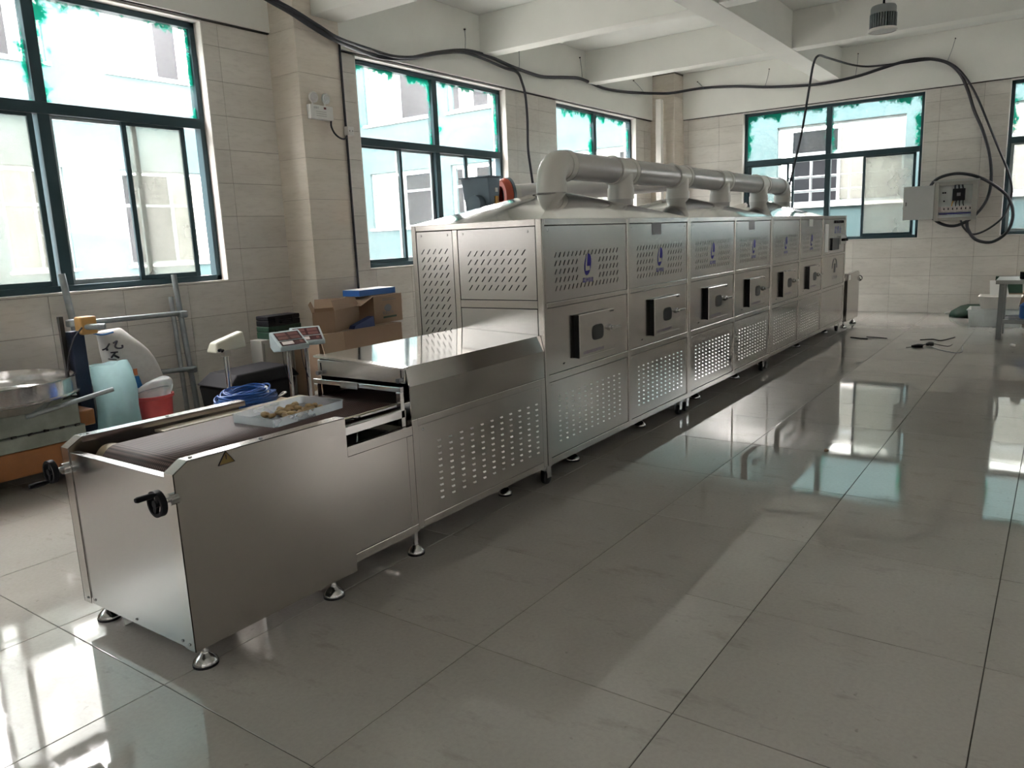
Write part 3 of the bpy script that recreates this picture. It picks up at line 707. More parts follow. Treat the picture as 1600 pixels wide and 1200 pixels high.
n = len(prof)
vs = [(x, y, z) for x in (X0, X1) for y, z in prof]+[(x, y, z) for x in (X0, X1) for y, z in inn]
fs = [(i, i+1, n+i+1, n+i) for i in range(n-1)]+[(2*n+i, 3*n+i, 3*n+i+1, 2*n+i+1) for i in range(n-1)]+[(i, 2*n+i, 2*n+i+1, i+1) for i in range(n-1)]+[(0, n, 3*n, 2*n), (n-1, 3*n-1, 4*n-1, 2*n-1)]
lid = MB().add(vs, fs).build('lid', M['hood'], ft)
MB().box(X0-.012, X0-.002, .02, TW+.004, .868, .95).build('front_gate', 'steel_sheet', ft, bevel=.002)
g = MB().add([(X0-.03, .012, .946), (X0-.03, TW+.012, .974), (X0+.012, TW+.012, .976), (X0+.012, .012, .948), (X0-.03, .012, .936), (X0-.03, TW+.012, .964), (X0+.012, TW+.012, .966), (X0+.012, .012, .938)],
         [(0, 1, 2, 3), (7, 6, 5, 4), (0, 4, 5, 1), (1, 5, 6, 2), (2, 6, 7, 3), (3, 7, 4, 0)]); g.build('gate_lip', 'steel_bright', ft)
sl = MB()
for y in (.04, TW-.02): sl.box(X0-.0135, X0-.011, y-.003, y+.003, .878, .935)
sl.build('gate_slot', 'black', ft)
kb = MB()
for y in (.04, TW-.02): kb.cyl((X0-.012, y, .885), (X0-.04, y, .885), .010, .012, 12)
kb.build('thumbscrew', 'nameplate', ft, smooth=40)
br = MB().box(X0-.045, X0-.02, .02, TW+.01, .832, .856).build('front_bar', 'steel_bright', ft, bevel=.002)
MB().box(X0-.052, X0-.046, .30, .42, .826, .86).build('bar_bracket', 'steel_sheet', ft)
pp = MB()
for y in (.022, TW-.02): pp.box(X0-.045, X0-.02, y, y+.028, .665, .8315)
pp.build('bar_post', 'steel_bright', ft, bevel=.002)
# lower stand between the belt table and the tunnel
st_ = MB().box(.80, X0-.001, .003, .008, .175, .618).build('stand_panel', 'steel', ft)
MB().box(.80, X0-.001, .0, .03, .132, .172).box(.80, X0-.001, .0, .03, .62, .664).box(X0-.04, X0-.002, .0, .03, .174, .618).build('stand_rail', 'steel', ft, bevel=.002)
MB().box(.815, X0-.01, .022, .05, .708, .745).box(.815, X0-.01, .022, .09, .745, .749).build('belt_rail', 'steel_bright', ft, bevel=.002)
MB().box(.815, X0-.002, .56, .60, .14, .70).build('stand_panel', 'steel', ft)
MB().tube([(.95, .10, .60), (1.15, .30, .64), (1.30, .45, .64)], .008, 6).build('tie_rod', 'chrome', ft)
for x, y in ((X0+.02, .05), (X0+.02, TW-.05), (X1-.22, .17), (X1-.22, TW-.1)): foot(ft, x, y, ZB, .042)

# near belt table
def side_sheet(parent, y0, s, L, x0=0., mirror=False):
    """folded side plate: outer sheet, front return and top flange with a clipped corner"""
    X = (lambda x: x0+x) if not mirror else (lambda x: x0-x)
    path = [(0, .094), (0, .766), (.06, .802), (L, .795)]; w = .058*s
    vs = [(X(a), y0, z) for a, z in path]+[(X(L), y0, .094)]; n = 5
    mb = MB().add(vs+[(x, y+.003*s, z) for x, y, z in vs], [tuple(range(n)), tuple(range(n, 2*n))[::-1]]+[(i, (i+1) % n, n+(i+1) % n, n+i) for i in range(n)])
    for (a, za), (b, zb) in zip(path, path[1:]):
        dx, dz = b-a, zb-za; l = math.hypot(dx, dz); nx, nz = dz/l*.003, -dx/l*.003
        mb.hexa([(X(a), y0, za), (X(b), y0, zb), (X(b), y0+w, zb), (X(a), y0+w, za)], [(X(a+nx), y0, za+nz), (X(b+nx), y0, zb+nz), (X(b+nx), y0+w, zb+nz), (X(a+nx), y0+w, za+nz)])
    mb.hexa([(X(.06), y0+w, .80), (X(L), y0+w, .793), (X(L), y0+w-.003*s, .793), (X(.06), y0+w-.003*s, .80)], [(X(.06), y0+w, .778), (X(L), y0+w, .771), (X(L), y0+w-.003*s, .771), (X(.06), y0+w-.003*s, .778)])
    return mb.build('side_panel', 'steel', parent)
def handwheel(parent, y, z, a, x=-.0, s=1):
    c = Vector((x-.062*s, y, z)); dirv = Vector((0, math.cos(a), math.sin(a)))
    hb = MB().cyl((x+.01*s, y, z), (x-.02*s, y, z), .022, .022, 14).cyl((x-.02*s, y, z), (x-.06*s, y, z), .009, .009, 10).build('screw_boss', 'chrome', parent, smooth=40)
    mb = MB(); R = .043
    n = 28; ring = []
    for i in range(n):
        t = 2*math.pi*i/n; o = Vector((0, math.cos(t), math.sin(t)))
        ring += [c+o*(R-.006)+Vector((-.010, 0, 0)), c+o*(R+.004)+Vector((-.010, 0, 0)), c+o*(R+.004)+Vector((.012, 0, 0)), c+o*(R-.006)+Vector((.012, 0, 0))]
    mb.add(ring, [(i*4+j, ((i+1) % n)*4+j, ((i+1) % n)*4+(j+1) % 4, i*4+(j+1) % 4) for i in range(n) for j in range(4)])
    mb.obox(c+dirv*0.0, ((1, 0, 0), dirv, Vector((1, 0, 0)).cross(dirv)), .006, R, .009).cyl(c+Vector((.012, 0, 0)), c-Vector((.012, 0, 0)), .013, .013, 14)
    w = mb.build('handwheel', 'black', parent, smooth=40)
    k = c+dirv*R
    MB().cyl(k, k-Vector((.018*s, 0, 0)), .006, .006, 10).lathe([(.007, .015), (.0105, .03), (.0105, .075), (.008, .082)], k, (-1*s, 0, 0), 14).build('grip', 'black', w, smooth=40)
bt = thing('belt_table', (.4, .4, 0), 'stainless belt table with brown mesh belt and two black handwheels in the foreground', 'machine')
CW = .806
p = side_sheet(bt, 0, 1, .798); 
tri = MB().add([(.18, -.001, .752), (.245, -.001, .752), (.2125, -.001, .80-.004)], [(0, 1, 2)]).build('warning_sign', 'warn', p)
MB().tube([(.178, -.0015, .751), (.247, -.0015, .751), (.2125, -.0015, .798), (.178, -.0015, .751)], .0016, 6).tube([(.2125, -.0015, .785), (.2125, -.0015, .768)], .002, 6).build('warning_mark', 'ink', p)
sc = MB(); screw(sc, (.09, .03, .8025), (0, 0, 1)); screw(sc, (.39, .03, .799), (0, 0, 1)); sc.build('screws', 'nameplate', p)
p = side_sheet(bt, CW, -1, .84)
sc = MB(); screw(sc, (.10, CW-.03, .8025), (0, 0, 1)); screw(sc, (.45, CW-.03, .799), (0, 0, 1)); sc.build('screws', 'nameplate', p)
MB().box(.004, .008, .0625, CW-.0625, .095, .748).box(.004, .038, .0625, CW-.0625, .745, .749).build('front_panel', 'steel_sheet', bt, bevel=.001)
sc = MB()
for y in (.035, .085, .40, CW-.085, CW-.035): screw(sc, (.003 if .05 < y < CW-.05 else -.001, y, .115), (-1, 0, 0), .006)
sc.build('screws', 'chrome', bt)
# belt round the end drum
bz = .762; R = .068; bx_ = .145; pts = []
for i in range(13):
    t = math.pi/2+math.pi*i/12; pts.append((bx_+R*math.cos(t), bz-R+R*math.sin(t)))
XE = X0-.005
path = [(XE, bz)]+[(XE-(XE-bx_)*i/20, bz) for i in range(1, 20)]+pts+[(.78, bz-2*R)]
MB().box(X0, X1-.01, .085, .60, bz-.004, bz).build('mesh_belt', 'belt', ft)
mb = MB(); n = len(path)
mb.add([(x, y, z) for y in (.085, .645) for x, z in path], [(i, i+1, n+i+1, n+i) for i in range(n-1)]); mb.build('mesh_belt', 'belt', bt, smooth=40, solid=.004)
mb = MB(); mb.add([(x, y, z+.003 if z > bz-R else z-.003) for y in (.075, .095) for x, z in path[:25]], [(i, i+1, 25+i+1, 25+i) for i in range(24)]).build('belt_edge', 'belt_board', bt, solid=.003, smooth=40)
MB().cyl((bx_, .09, bz-R), (bx_, .71, bz-R), R-.004, None, 32).build('end_drum', 'drum', bt, smooth=40)
MB().lathe([(R-.003, 0), (R-.003, .055), (R*.5, .06)], (bx_, .648, bz-R), (0, 1, 0), 28).build('drum_flange', 'drum', bt, smooth=40)
MB().box(.36, 1.16, .66, .735, .752, .764).build('side_board', 'belt_board', bt, bevel=.002)
MB().box(.05, .79, .07, .74, .55, .60).build('tray_sheet', 'dark', bt)
handwheel(bt, .012, .680, 2.0, 0); handwheel(bt, .778, .682, -1.3, 0)
for x, y in ((.065, .055), (.065, CW-.055), (.70, .055), (.70, CW-.055)): foot(bt, x, y, .094)

# far belt table
fb = thing('belt_table', (10.85, .4, 0), 'small stainless belt table at the far end beyond the control cabinet', 'machine')
side_sheet(fb, 0, 1, .80, 11.37, True); side_sheet(fb, CW, -1, .80, 11.37, True)
MB().box(11.362, 11.366, .06, CW-.06, .095, .748).build('front_panel', 'steel_sheet', fb)
MB().box(10.57, 10.575, .004, CW-.004, .10, .79).build('rear_panel', 'steel', fb)
MB().box(10.32, 11.25, .09, .66, .752, .762).build('mesh_belt', 'belt', fb)
MB().box(10.31, 10.568, .02, CW-.02, .70, .745).build('stand_rail', 'steel', fb)
MB().box(10.63, 10.75, -.003, -.0005, .70, .775).build('notice', 'paper', fb)
handwheel(fb, .012, .68, 1.0, 11.37, -1)
for x, y in ((11.30, .055), (11.30, CW-.055), (10.65, .055), (10.65, CW-.055)): foot(fb, x, y, .094)

# exhaust duct on the cabinets
PY, PZ, PR = .52, 2.018, .100
ed = thing('exhaust_duct', (6, PY, 1.63), 'grey plastic exhaust duct running along the top of the cabinets', 'duct')
SX = [3.36, 4.43, 5.60, 6.73, 8.03, 9.02]
cut = [SX[0]+.20]+[v for s in SX[1:5] for v in (s-.15, s+.15)]+[SX[5]-.20]
for a, b in zip(cut[::2], cut[1::2]): MB().cyl((a-.04, PY, PZ), (b+.04, PY, PZ), PR, None, 32).build('pipe', 'pvc_pipe', ed, smooth=40)
def elbow(x, s):
    R = .115; pts = []; c = Vector((x+s*R, PY, PZ-R))
    pts = [Vector((x, PY, PZ-R-.07))]+[c+Vector((-s*R*math.cos(t), 0, R*math.sin(t))) for t in [math.pi/2*i/10 for i in range(11)]]+[Vector((x+s*(R+.09), PY, PZ))]
    e = MB().tube(pts, PR+.003, 32).build('elbow', 'pvc', ed, smooth=40)
    MB().cyl((x, PY, PZ-R-.08), (x, PY, PZ-R-.005), PR+.008, None, 32).cyl((x+s*(R+.03), PY, PZ), (x+s*(R+.10), PY, PZ), PR+.008, None, 32).build('socket', 'pvc', e, smooth=40)
    MB().lathe([(PR+.009, 0), (PR+.012, .004), (PR+.009, .008)], (x+s*(R+.095), PY, PZ), (1, 0, 0), 32, False).build('socket_ring', 'pvc_pipe', e)
elbow(SX[0], 1); elbow(SX[5], -1)
for x in SX[1:5]:
    e = MB().cyl((x-.15, PY, PZ), (x+.15, PY, PZ), PR+.004, None, 32).cyl((x, PY, PZ), (x, PY, PZ-.2), PR+.002, None, 32).build('tee', 'pvc', ed, smooth=40)
    MB().cyl((x-.16, PY, PZ), (x-.10, PY, PZ), PR+.009, None, 32).cyl((x+.10, PY, PZ), (x+.16, PY, PZ), PR+.009, None, 32).cyl((x, PY, PZ-.225), (x, PY, PZ-.135), PR+.009, None, 32).build('socket', 'pvc', e, smooth=40)
    for q in (-.155, .155): MB().lathe([(PR+.010, -.004), (PR+.013, 0), (PR+.010, .004)], (x+q, PY, PZ), (1, 0, 0), 32, False).build('socket_ring', 'pvc_pipe', e)
for k, x in enumerate(SX): MB().cyl((x, PY, 1.817 if k in (0, 2, 4) else 1.70), (x, PY, PZ-.17), PR, None, 32).build('riser', 'pvc_pipe', ed, smooth=40)
# blower by the window and its white duct
BY = 2.35
D0 = ony(806, 304, BY-.05); D1 = ony(1062, 283, 1.22); dv = (D1-D0).normalized()
bl = thing('blower', (D0.x-.3, BY, 0), 'grey-blue centrifugal blower with red gasket behind the first cabinet', 'blower')
x0, x1 = ony(742, 300, BY).x, ony(782, 300, BY-.17).x; zt = ony(745, 277, BY).z
MB().hexa([(x0+.05, BY-.15, zt-.46), (x1-.03, BY-.15, zt-.46), (x1-.03, BY+.14, zt-.46), (x0+.05, BY+.14, zt-.46)], [(x0, BY-.17, zt-.01), (x1, BY-.17, zt-.01), (x1, BY+.17, zt-.01), (x0, BY+.17, zt-.01)]).build('casing', 'blower', bl, bevel=.006)
MB().box(x0-.02, x1+.02, BY-.19, BY+.19, zt-.012, zt+.004).build('top_flange', 'blower', bl, bevel=.002)
MB().box(x1-.09, x1-.04, BY-.172, BY-.158, zt-.30, zt-.19).build('warning_label', 'amber', bl)
MB().box(x1-.09, x1-.05, BY-.174, BY-.165, zt-.15, zt-.11).build('data_label', 'paper', bl)
G0 = D0-dv*.10
MB().lathe([(.10, -.08), (.16, -.08), (.178, -.03), (.17, 0), (.12, 0)], G0, dv, 36, False).build('gasket', 'red_seal', bl, smooth=40)
MB().lathe([(.10, .001), (.180, .001), (.180, .03), (.10, .03)], G0, dv, 36, False).build('flange', 'blower', bl, smooth=40)
MB().lathe([(.13, .031), (.125, .05), (.108, .06), (.108, .12)], G0, dv, 28, False).build('collar', 'white', bl, smooth=40)
MB().cyl((x0+.06, BY-.02, zt-.26), (x0-.05, BY-.02, zt-.26), .09, .08, 24).build('motor', 'blower', bl, smooth=40)
for q in (x0+.07, x1-.09):
    for y in (BY-.11, BY+.11): MB().box(q, q+.04, y-.02, y+.02, 0, zt-.486).build('stand_leg', 'galv', bl)
MB().box(x0+.04, x1, BY-.16, BY+.16, zt-.485, zt-.461).build('stand_top', 'galv', bl)
wd = thing('white_duct', (D0.x, D0.y, D0.z), 'straight white duct leading from the blower towards the cabinets', 'duct')
MB().cyl(D0, D1, .105, None, 32).build('pipe', 'white_pipe', wd, smooth=40)
MB().lathe([(.106, 0), (.110, .02), (.106, .04)], D0+dv*1.1, dv, 32, False).build('joint_ring', 'white_pipe', wd, smooth=40)
q = D0+dv*2.2
MB().box(q.x-.02, q.x+.02, q.y-.03, q.y+.03, 0, q.z-.10).build('support', 'galv', wd)
q = D0+dv*((D1-D0).length-.12)
MB().box(q.x-.02, q.x+.02, q.y-.03, q.y+.03, 0, q.z-.10).build('support', 'galv', wd)

# tray of ginger on the belt
TRC = Vector((.815, .385, bz+.004)); ta = .07
def TR(u, v, z): return (TRC.x+u*math.cos(ta)-v*math.sin(ta), TRC.y+u*math.sin(ta)+v*math.cos(ta), TRC.z+z)
a, b, h = .215, .140, .038
def rr(a, b, r, z, k=5):
    out = []
    for cx, cy, t0 in ((a-r, b-r, 0), (-a+r, b-r, 90), (-a+r, -b+r, 180), (a-r, -b+r, 270)):
        for i in range(k):
            t = math.radians(t0+90*i/(k-1)); out.append((cx+r*math.cos(t), cy+r*math.sin(t), z))
    return out
R1 = [rr(a*.985, b*.985, .018, 0), rr(a, b, .02, h), rr(a+.002, b+.002, .02, h), rr(a-.003, b-.003, .02, h-.001), rr(a*.985-.004, b*.985-.004, .016, .003)]
n = len(R1[0]); vs = [TR(*p) for r_ in R1 for p in r_]
fs = [(s*n+i, s*n+(i+1) % n, (s+1)*n+(i+1) % n, (s+1)*n+i) for s in range(4) for i in range(n)]+[tuple(range(n))[::-1], tuple(range(4*n, 5*n))]
tr = MB().add(vs, fs).build('tray', 'tray', smooth=50); tag(tr, 'translucent plastic tray holding ginger on the mesh belt', 'tray')
random.seed(3)
spots = []
for k in range(20):
    for _ in range(60):
        u, v = random.uniform(-.10, .15), random.uniform(-.095, .085)
        if all(math.hypot(u-p, v-q) > .034 for p, q in spots): break
    spots.append((u, v))
for k, (u, v) in enumerate(spots):
    an = random.uniform(0, 3.1); L = random.uniform(.020, .032); r = random.uniform(.012, .017); mb = MB(); n = 10; secs = 7; vs = []
    bend = random.uniform(-.5, .5)
    for s in range(secs):
        t = s/(secs-1)*2-1; q = math.sqrt(max(0, 1-t*t*.97)); cx = t*L; cy = bend*L*t*t
        for i in range(n):
            w = 2*math.pi*i/n; rr_ = r*q*(1+.25*noise.noise(Vector((k*3.1+t*2, math.cos(w)*1.5, math.sin(w)*1.5))))
            vs.append((cx, cy+rr_*math.cos(w), r*.9+rr_*.9*math.sin(w)))
    vs = [TR(u+x*math.cos(an)-y*math.sin(an), v+x*math.sin(an)+y*math.cos(an), max(.0035, z+.003)) for x, y, z in vs]
    mb.add(vs, [(s*n+i, s*n+(i+1) % n, (s+1)*n+(i+1) % n, (s+1)*n+i) for s in range(secs-1) for i in range(n)]+[tuple(range(n))[::-1], tuple(range((secs-1)*n, secs*n))])
    tag(mb.build('ginger_piece', 'ginger', smooth=180), 'knobbly tan ginger piece lying in the translucent tray', 'ginger', 'ginger pieces in the tray')

# ------------------------------------------------------------------ cables, lamps and fittings on walls and ceiling
def wire(name, pts, r, label, cat='cable', mat='cable', n=8, sm=6):
    return tag(MB().tube(pts, r, n, smooth=sm).build(name, mat, smooth=60), label, cat)
yL = YW-PB-.035; xF = XW-PB-.035
left = [ony(u, v, yL if u > 560 else 3.54) for u, v in [(396, -14), (425, 3), (455, 20), (490, 43), (527, 64)]]+[ony(u, v, yL) for u, v in [(575, 84), (605, 91), (640, 91), (680, 83), (725, 79), (760, 87), (800, 104), (830, 115), (850, 120), (880, 121), (903, 122), (920, 128), (940, 137), (965, 142), (995, 145)]]
corner = [ony(1030, 146, 3.62), ony(1052, 145, 3.47)]
far1 = [onx(u, v, xF) for u, v in [(1095, 138), (1150, 135), (1200, 136), (1250, 134), (1290, 130), (1340, 119), (1380, 106), (1415, 96), (1450, 92), (1480, 98), (1500, 115), (1512, 140), (1522, 172), (1536, 205), (1546, 240), (1549, 275), (1545, 305), (1532, 328), (1512, 345), (1490, 353), (1468, 348), (1452, 332), (1450, 305), (1462, 282), (1490, 272), (1520, 274), (1550, 287), (1575, 308), (1583, 335), (1574, 362), (1550, 378), (1525, 374), (1513, 358), (1511, 344)]]
for p in far1[16:]: p.x -= .06
wire('power_cable', left+corner+far1, .024, 'thick black power cable looping from the ceiling beams to the electrical box')
c2 = [ony(u, v, yL-.04 if u > 560 else 3.51) for u, v in [(405, -14), (433, 2), (462, 18), (500, 42), (530, 60)]]+[ony(u, v, yL-.04) for u, v in [(578, 77), (615, 88), (650, 89), (690, 83), (725, 82), (760, 94), (788, 106), (808, 113), (816, 130), (821, 150), (824, 185), (825, 230), (829, 262), (833, 290)]]
wire('power_cable', c2, .018, 'black cable hanging down beside the second window to the exhaust elbow')
thin = [onx(u, v, 10.35) for u, v in [(1231, 300), (1240, 262), (1253, 205), (1264, 140), (1271, 100), (1279, 87)]]+[onx(1292, 90, 11.2), onx(1315, 97, 12.0), onx(1335, 102, 12.6)]+[onx(u, v, xF-.045) for u, v in [(1355, 104), (1380, 102), (1420, 97), (1460, 93), (1485, 99), (1505, 116), (1525, 148), (1545, 195), (1560, 232), (1575, 268), (1581, 300), (1570, 335), (1545, 357), (1520, 366), (1506, 356), (1501, 344)]]
wire('power_cable', thin, .016, 'thin black cable dropping from the beam to the far end of the duct')
def hanger(u0, v0, u1, v1, plane, label):
    f = ony if plane == 'y' else onx; q = (YW-PB-.01) if plane == 'y' else (XW-PB-.01)
    a = f(u0, v0, q); b = f(u1, v1, q); b = b+((Vector((0, -.03, 0))) if plane == 'y' else Vector((-.03, 0, 0)))
    mb = MB().tube([a, (a+b)/2+Vector((0, -.008, 0)), b], .0045, 6)
    t = mb.build('tie_wire', 'galv', None); tag(t, label, 'wire')
    c = MB().cyl(a+Vector((0, .012 if plane == 'y' else 0, 0)), a-Vector((.01 if plane == 'x' else 0, .01 if plane == 'y' else 0, 0)), .010, .010, 8).build('anchor', 'dark', t)
hanger(726, 46, 724, 78, 'y', 'tie wire holding the cable above the middle of the second window')
hanger(811, 80, 808, 113, 'y', 'tie wire where the branch cable drops beside the second window')
hanger(906, 90, 907, 121, 'y', 'tie wire holding the cable left of the third ceiling beam')
hanger(990, 126, 1004, 145, 'y', 'slanting tie wire near the corner column')
hanger(1090, 128, 1100, 138, 'x', 'short tie wire right of the corner column')
hanger(1202, 108, 1196, 136, 'x', 'reddish tie wire holding the cable above the end window')
hanger(1341, 84, 1337, 120, 'x', 'tie wire right of the ceiling beam end')
hanger(1493, 60, 1480, 98, 'x', 'long tie wire at the top of the cable bend')

# emergency light on the column
el = thing('emergency_light', (4.0, 3.55, 2.7), 'white twin-head emergency light fixed to the column', 'lamp')
ex0, ex1, ez0, ez1 = 3.865, 4.155, 2.735, 2.868
bd = MB().box(ex0, ex1, 3.545, 3.599, ez0, ez1).build('housing', 'white_tape', el, bevel=.006)
MB().box(ex0+.17, ex0+.20, 3.5435, 3.5445, ez1-.035, ez1-.015).build('mark', 'dark_red', bd)
mb = MB()
for q in range(3): mb.box(ex0+.07, ex0+.20, 3.5438, 3.5445, ez0+.03+q*.02, ez0+.034+q*.02)
mb.build('print', 'cabinet', bd)
text_mb('应急灯', .022, lambda u, v: (ex0+.075+u, 3.544, ez1-.035+v)).build('lettering', 'ink', bd)
for x in (3.925, 4.075):
    h = MB().lathe([(.034, 0), (.050, -.012), (.052, -.03), (.047, -.034)], (x, 3.575, ez1+.07), (0.1 if x < 4 else -.1, 1, .05), 24).build('lamp_head', 'white_tape', el, smooth=40)
    MB().lathe([(.042, -.035), (.03, -.030), (.012, -.026)], (x, 3.575, ez1+.07), (0.1 if x < 4 else -.1, 1, .05), 24).build('reflector', 'chrome', h, smooth=40)
    MB().cyl((x, 3.575, ez1-.005), (x, 3.575, ez1+.03), .010, .010, 10).build('stem', 'white_tape', h)
jb = MB().box(4.325, 4.41, 3.535, 3.597, 2.615, 2.70).build('junction_box', 'white_tape', bevel=.006); tag(jb, 'small white junction box on the conduit beside the column', 'box')
MB().box(4.345, 4.352, 3.5335, 3.5345, 2.65, 2.664).box(4.385, 4.392, 3.5335, 3.5345, 2.65, 2.664).build('screws', 'black', jb)
wire('flex_cable', [(4.14, 3.57, 2.735), (4.13, 3.56, 2.68), (4.16, 3.555, 2.62), (4.22, 3.55, 2.58), (4.29, 3.555, 2.575), (4.335, 3.565, 2.61)], .009, 'short black flexible lead from emergency light to junction box')
tag(MB().cyl((4.345, 3.583, 2.705), (4.345, 3.583, 3.55), .0125, None, 10).build('conduit', 'cable', smooth=40), 'dark conduit running up the column from the junction box', 'conduit')
tag(MB().cyl((4.345, 3.583, .95), (4.345, 3.583, 2.61), .0125, None, 10).build('conduit', 'cable', smooth=40), 'dark conduit running down the column below the junction box', 'conduit')

# high-bay lamp
LP = onx(1380, 30, 8.0)
hb = thing('high_bay_lamp', (LP.x, LP.y, CEIL), 'grey finned high-bay lamp hanging under the ceiling', 'lamp')
z0 = LP.z-.125
MB().cyl((LP.x, LP.y, z0+.26), (LP.x, LP.y, CEIL-.002), .012, None, 10).build('rod', 'black', hb)
MB().lathe([(.03, .27), (.115, .255), (.125, .235), (.125, .175), (.06, .17)], (LP.x, LP.y, z0), n=28).build('driver_housing', 'bench', hb, smooth=40)
mb = MB()
for k in range(32):
    t = 2*math.pi*k/32; d = Vector((math.cos(t), math.sin(t), 0)); mb.obox(Vector((LP.x, LP.y, z0+.105))+d*.10, (d, d.cross(Vector((0, 0, 1))), (0, 0, 1)), .032, .0035, .07)
tag(mb.build('cooling_fins', 'galv', hb), kind='stuff')
MB().cyl((LP.x, LP.y, z0+.03), (LP.x, LP.y, z0+.18), .08, None, 24).build('core', 'bench', hb, smooth=40)
MB().lathe([(.09, .04), (.14, .03), (.145, .012), (.138, 0), (.128, .0)], (LP.x, LP.y, z0), n=28, caps=False).build('rim', 'white', hb, smooth=40)
MB().lathe([(.128, .006), (.10, .001), (.0, -.004)], (LP.x, LP.y, z0), n=28, caps=False).build('lens', 'white_tape', hb, smooth=60)

# electrical box with its door swung open
eb = thing('electrical_box', (12.88, -1.09, 1.5), 'grey electrical box with open door and breakers on the end wall', 'box')
y0, y1, bz0, bz1, fx = -1.385, -.79, 1.49, 2.10, 12.80
MB().box(fx, XW-.001, y0, y0+.012, bz0, bz1).box(fx, XW-.001, y1-.012, y1, bz0, bz1).box(fx, XW-.001, y0+.012, y1-.012, bz0, bz0+.012).box(fx, XW-.001, y0+.012, y1-.012, bz1-.012, bz1).box(fx, fx+.008, y0+.012, y0+.075, bz0+.012, bz1-.012).box(fx, fx+.008, y1-.06, y1-.012, bz0+.012, bz1-.012).box(fx, fx+.008, y0+.075, y1-.06, bz1-.06, bz1-.012).box(fx, fx+.008, y0+.075, y1-.06, bz0+.012, bz0+.05).build('case', 'cabinet', eb, bevel=.003)
MB().box(fx-.03, fx, y0-.02, y1+.02, bz1, bz1+.02).build('rain_lip', 'box_grey', eb)
MB().box(XW-.07, XW-.066, y0+.02, y1-.02, bz0+.02, bz1-.02).build('mounting_plate', 'mount', eb)
dr = MB().box(fx-.012, fx+.004, y1+.002, y1+.445, bz0+.035, bz1-.045).build('door', 'box_grey', eb, bevel=.004)
MB().box(fx-.016, fx-.012, y1+.39, y1+.41, bz0+.26, bz0+.32).build('lock', 'chrome', dr)
bk = MB().box(XW-.15, XW-.071, -1.21, -1.04, 1.80, 1.985).build('main_breaker', 'black', eb, bevel=.005)
MB().box(XW-.16, XW-.151, -1.15, -1.10, 1.87, 1.92).build('toggle', 'nameplate', bk)
for q in range(3): MB().tube([(XW-.13, -1.18+q*.055, 1.985), (XW-.13, -1.17+q*.05, 2.03), (XW-.12, -1.16+q*.04, 2.09)], .012, 6, smooth=4).build('lead', 'cable', eb)
for q in range(4): MB().tube([(XW-.13, -1.19+q*.045, 1.80), (XW-.13, -1.19+q*.05, 1.76), (XW-.12, -1.20+q*.055, 1.715)], .008, 6, smooth=4).build('lead', 'amber' if q == 3 else 'cable', eb)
for q in range(9): MB().box(XW-.14, XW-.071, -1.31+q*.052, -1.264+q*.052, 1.63, 1.712).build('circuit_breaker', 'keys', eb, bevel=.002)
for q in range(7): MB().box(XW-.146, XW-.1405, -1.30+q*.06, -1.285+q*.06, 1.66, 1.69).build('toggle', 'black', eb)
MB().box(XW-.12, XW-.071, -1.31, -.86, 1.595, 1.61).build('busbar', 'logo', eb)
MB().box(XW-.12, XW-.071, -1.31, -.86, 1.53, 1.58).build('terminal_strip', 'mount', eb)
mb = MB()
for p, q in ((-.90, 1.93), (-.93, 1.93), (-.92, 1.80)): mb.cyl((XW-.07, p, q), (XW-.085, p, q), .013, .013, 10)
mb.build('indicator', 'black', eb)

# ------------------------------------------------------------------ things along the window wall
# steel scaffold pipes leaning on the wall
sf = thing('scaffold_frame', (2.0, 3.75, 0), 'galvanised scaffold frame of clamped pipes leaning against the tiled wall', 'scaffold')
def P(u, v, y): return ony(u, v, y)
a = P(96, 428, 3.93); b = P(143, 622, 3.84); b2 = b+(b-a)*(b.z/(a.z-b.z)); MB().tube([a, b2], .026, 10).build('pipe', 'galv', sf, smooth=40)
a = P(271, 429, 3.93); b = P(304, 612, 3.84); b2 = b+(b-a)*(b.z/(a.z-b.z)); MB().tube([a, b2], .024, 10).build('pipe', 'galv', sf, smooth=40)
c = P(274, 463, 3.89); d = P(296, 612, 3.80); d2 = d+(d-c)*(d.z/(c.z-d.z)); c2_ = c+Vector((-.045, 0, 0)); MB().tube([c2_, d2+Vector((-.045, 0, 0))], .02, 10).build('pipe', 'galv', sf, smooth=40)
MB().tube([P(112, 506, 3.84), P(287, 489, 3.84)], .022, 10).build('pipe', 'galv', sf, smooth=40)
MB().tube([P(130, 594, 3.80), P(301, 576, 3.80)], .022, 10).build('pipe', 'galv', sf, smooth=40)
for u, v in ((285, 491), (300, 577), (112, 505)):
    q = P(u, v, 3.83); MB().box(q.x-.035, q.x+.035, q.y-.035, q.y+.035, q.z-.03, q.z+.03).build('clamp', 'galv', sf, bevel=.012)
# blue lifting post with a carton on its head
lp = thing('lifting_post', (1.45, 3.35, 0), 'dark blue lifting post with yellow carton head behind the steel basin', 'machine')
a = P(118, 618, 3.4); b = P(142, 618, 3.4); t_ = P(131, 515, 3.4)
MB().box(a.x, a.x+.10, 3.34, 3.42, 0, t_.z).build('post', 'navy_post', lp, bevel=.006)
MB().box(a.x-.035, a.x-.004, 3.40, 3.43, 0, t_.z+.11).build('rail', 'dark', lp)
q = P(133, 507, 3.36); MB().box(q.x-.06, q.x+.06, 3.30, 3.40, q.z-.07, q.z+.06).build('head', 'yellow', lp, bevel=.012)
q = P(150, 510, 3.25); MB().cyl((q.x-.06, 3.33, q.z), (q.x+.05, 3.22, q.z-.005), .022, None, 14).build('handle', 'galv', lp, smooth=40)
MB().tube([P(128, 512, 3.28), P(115, 530, 3.26), P(108, 556, 3.3), P(106, 580, 3.35)], .006, 6, smooth=6).build('hose', 'cable', lp)
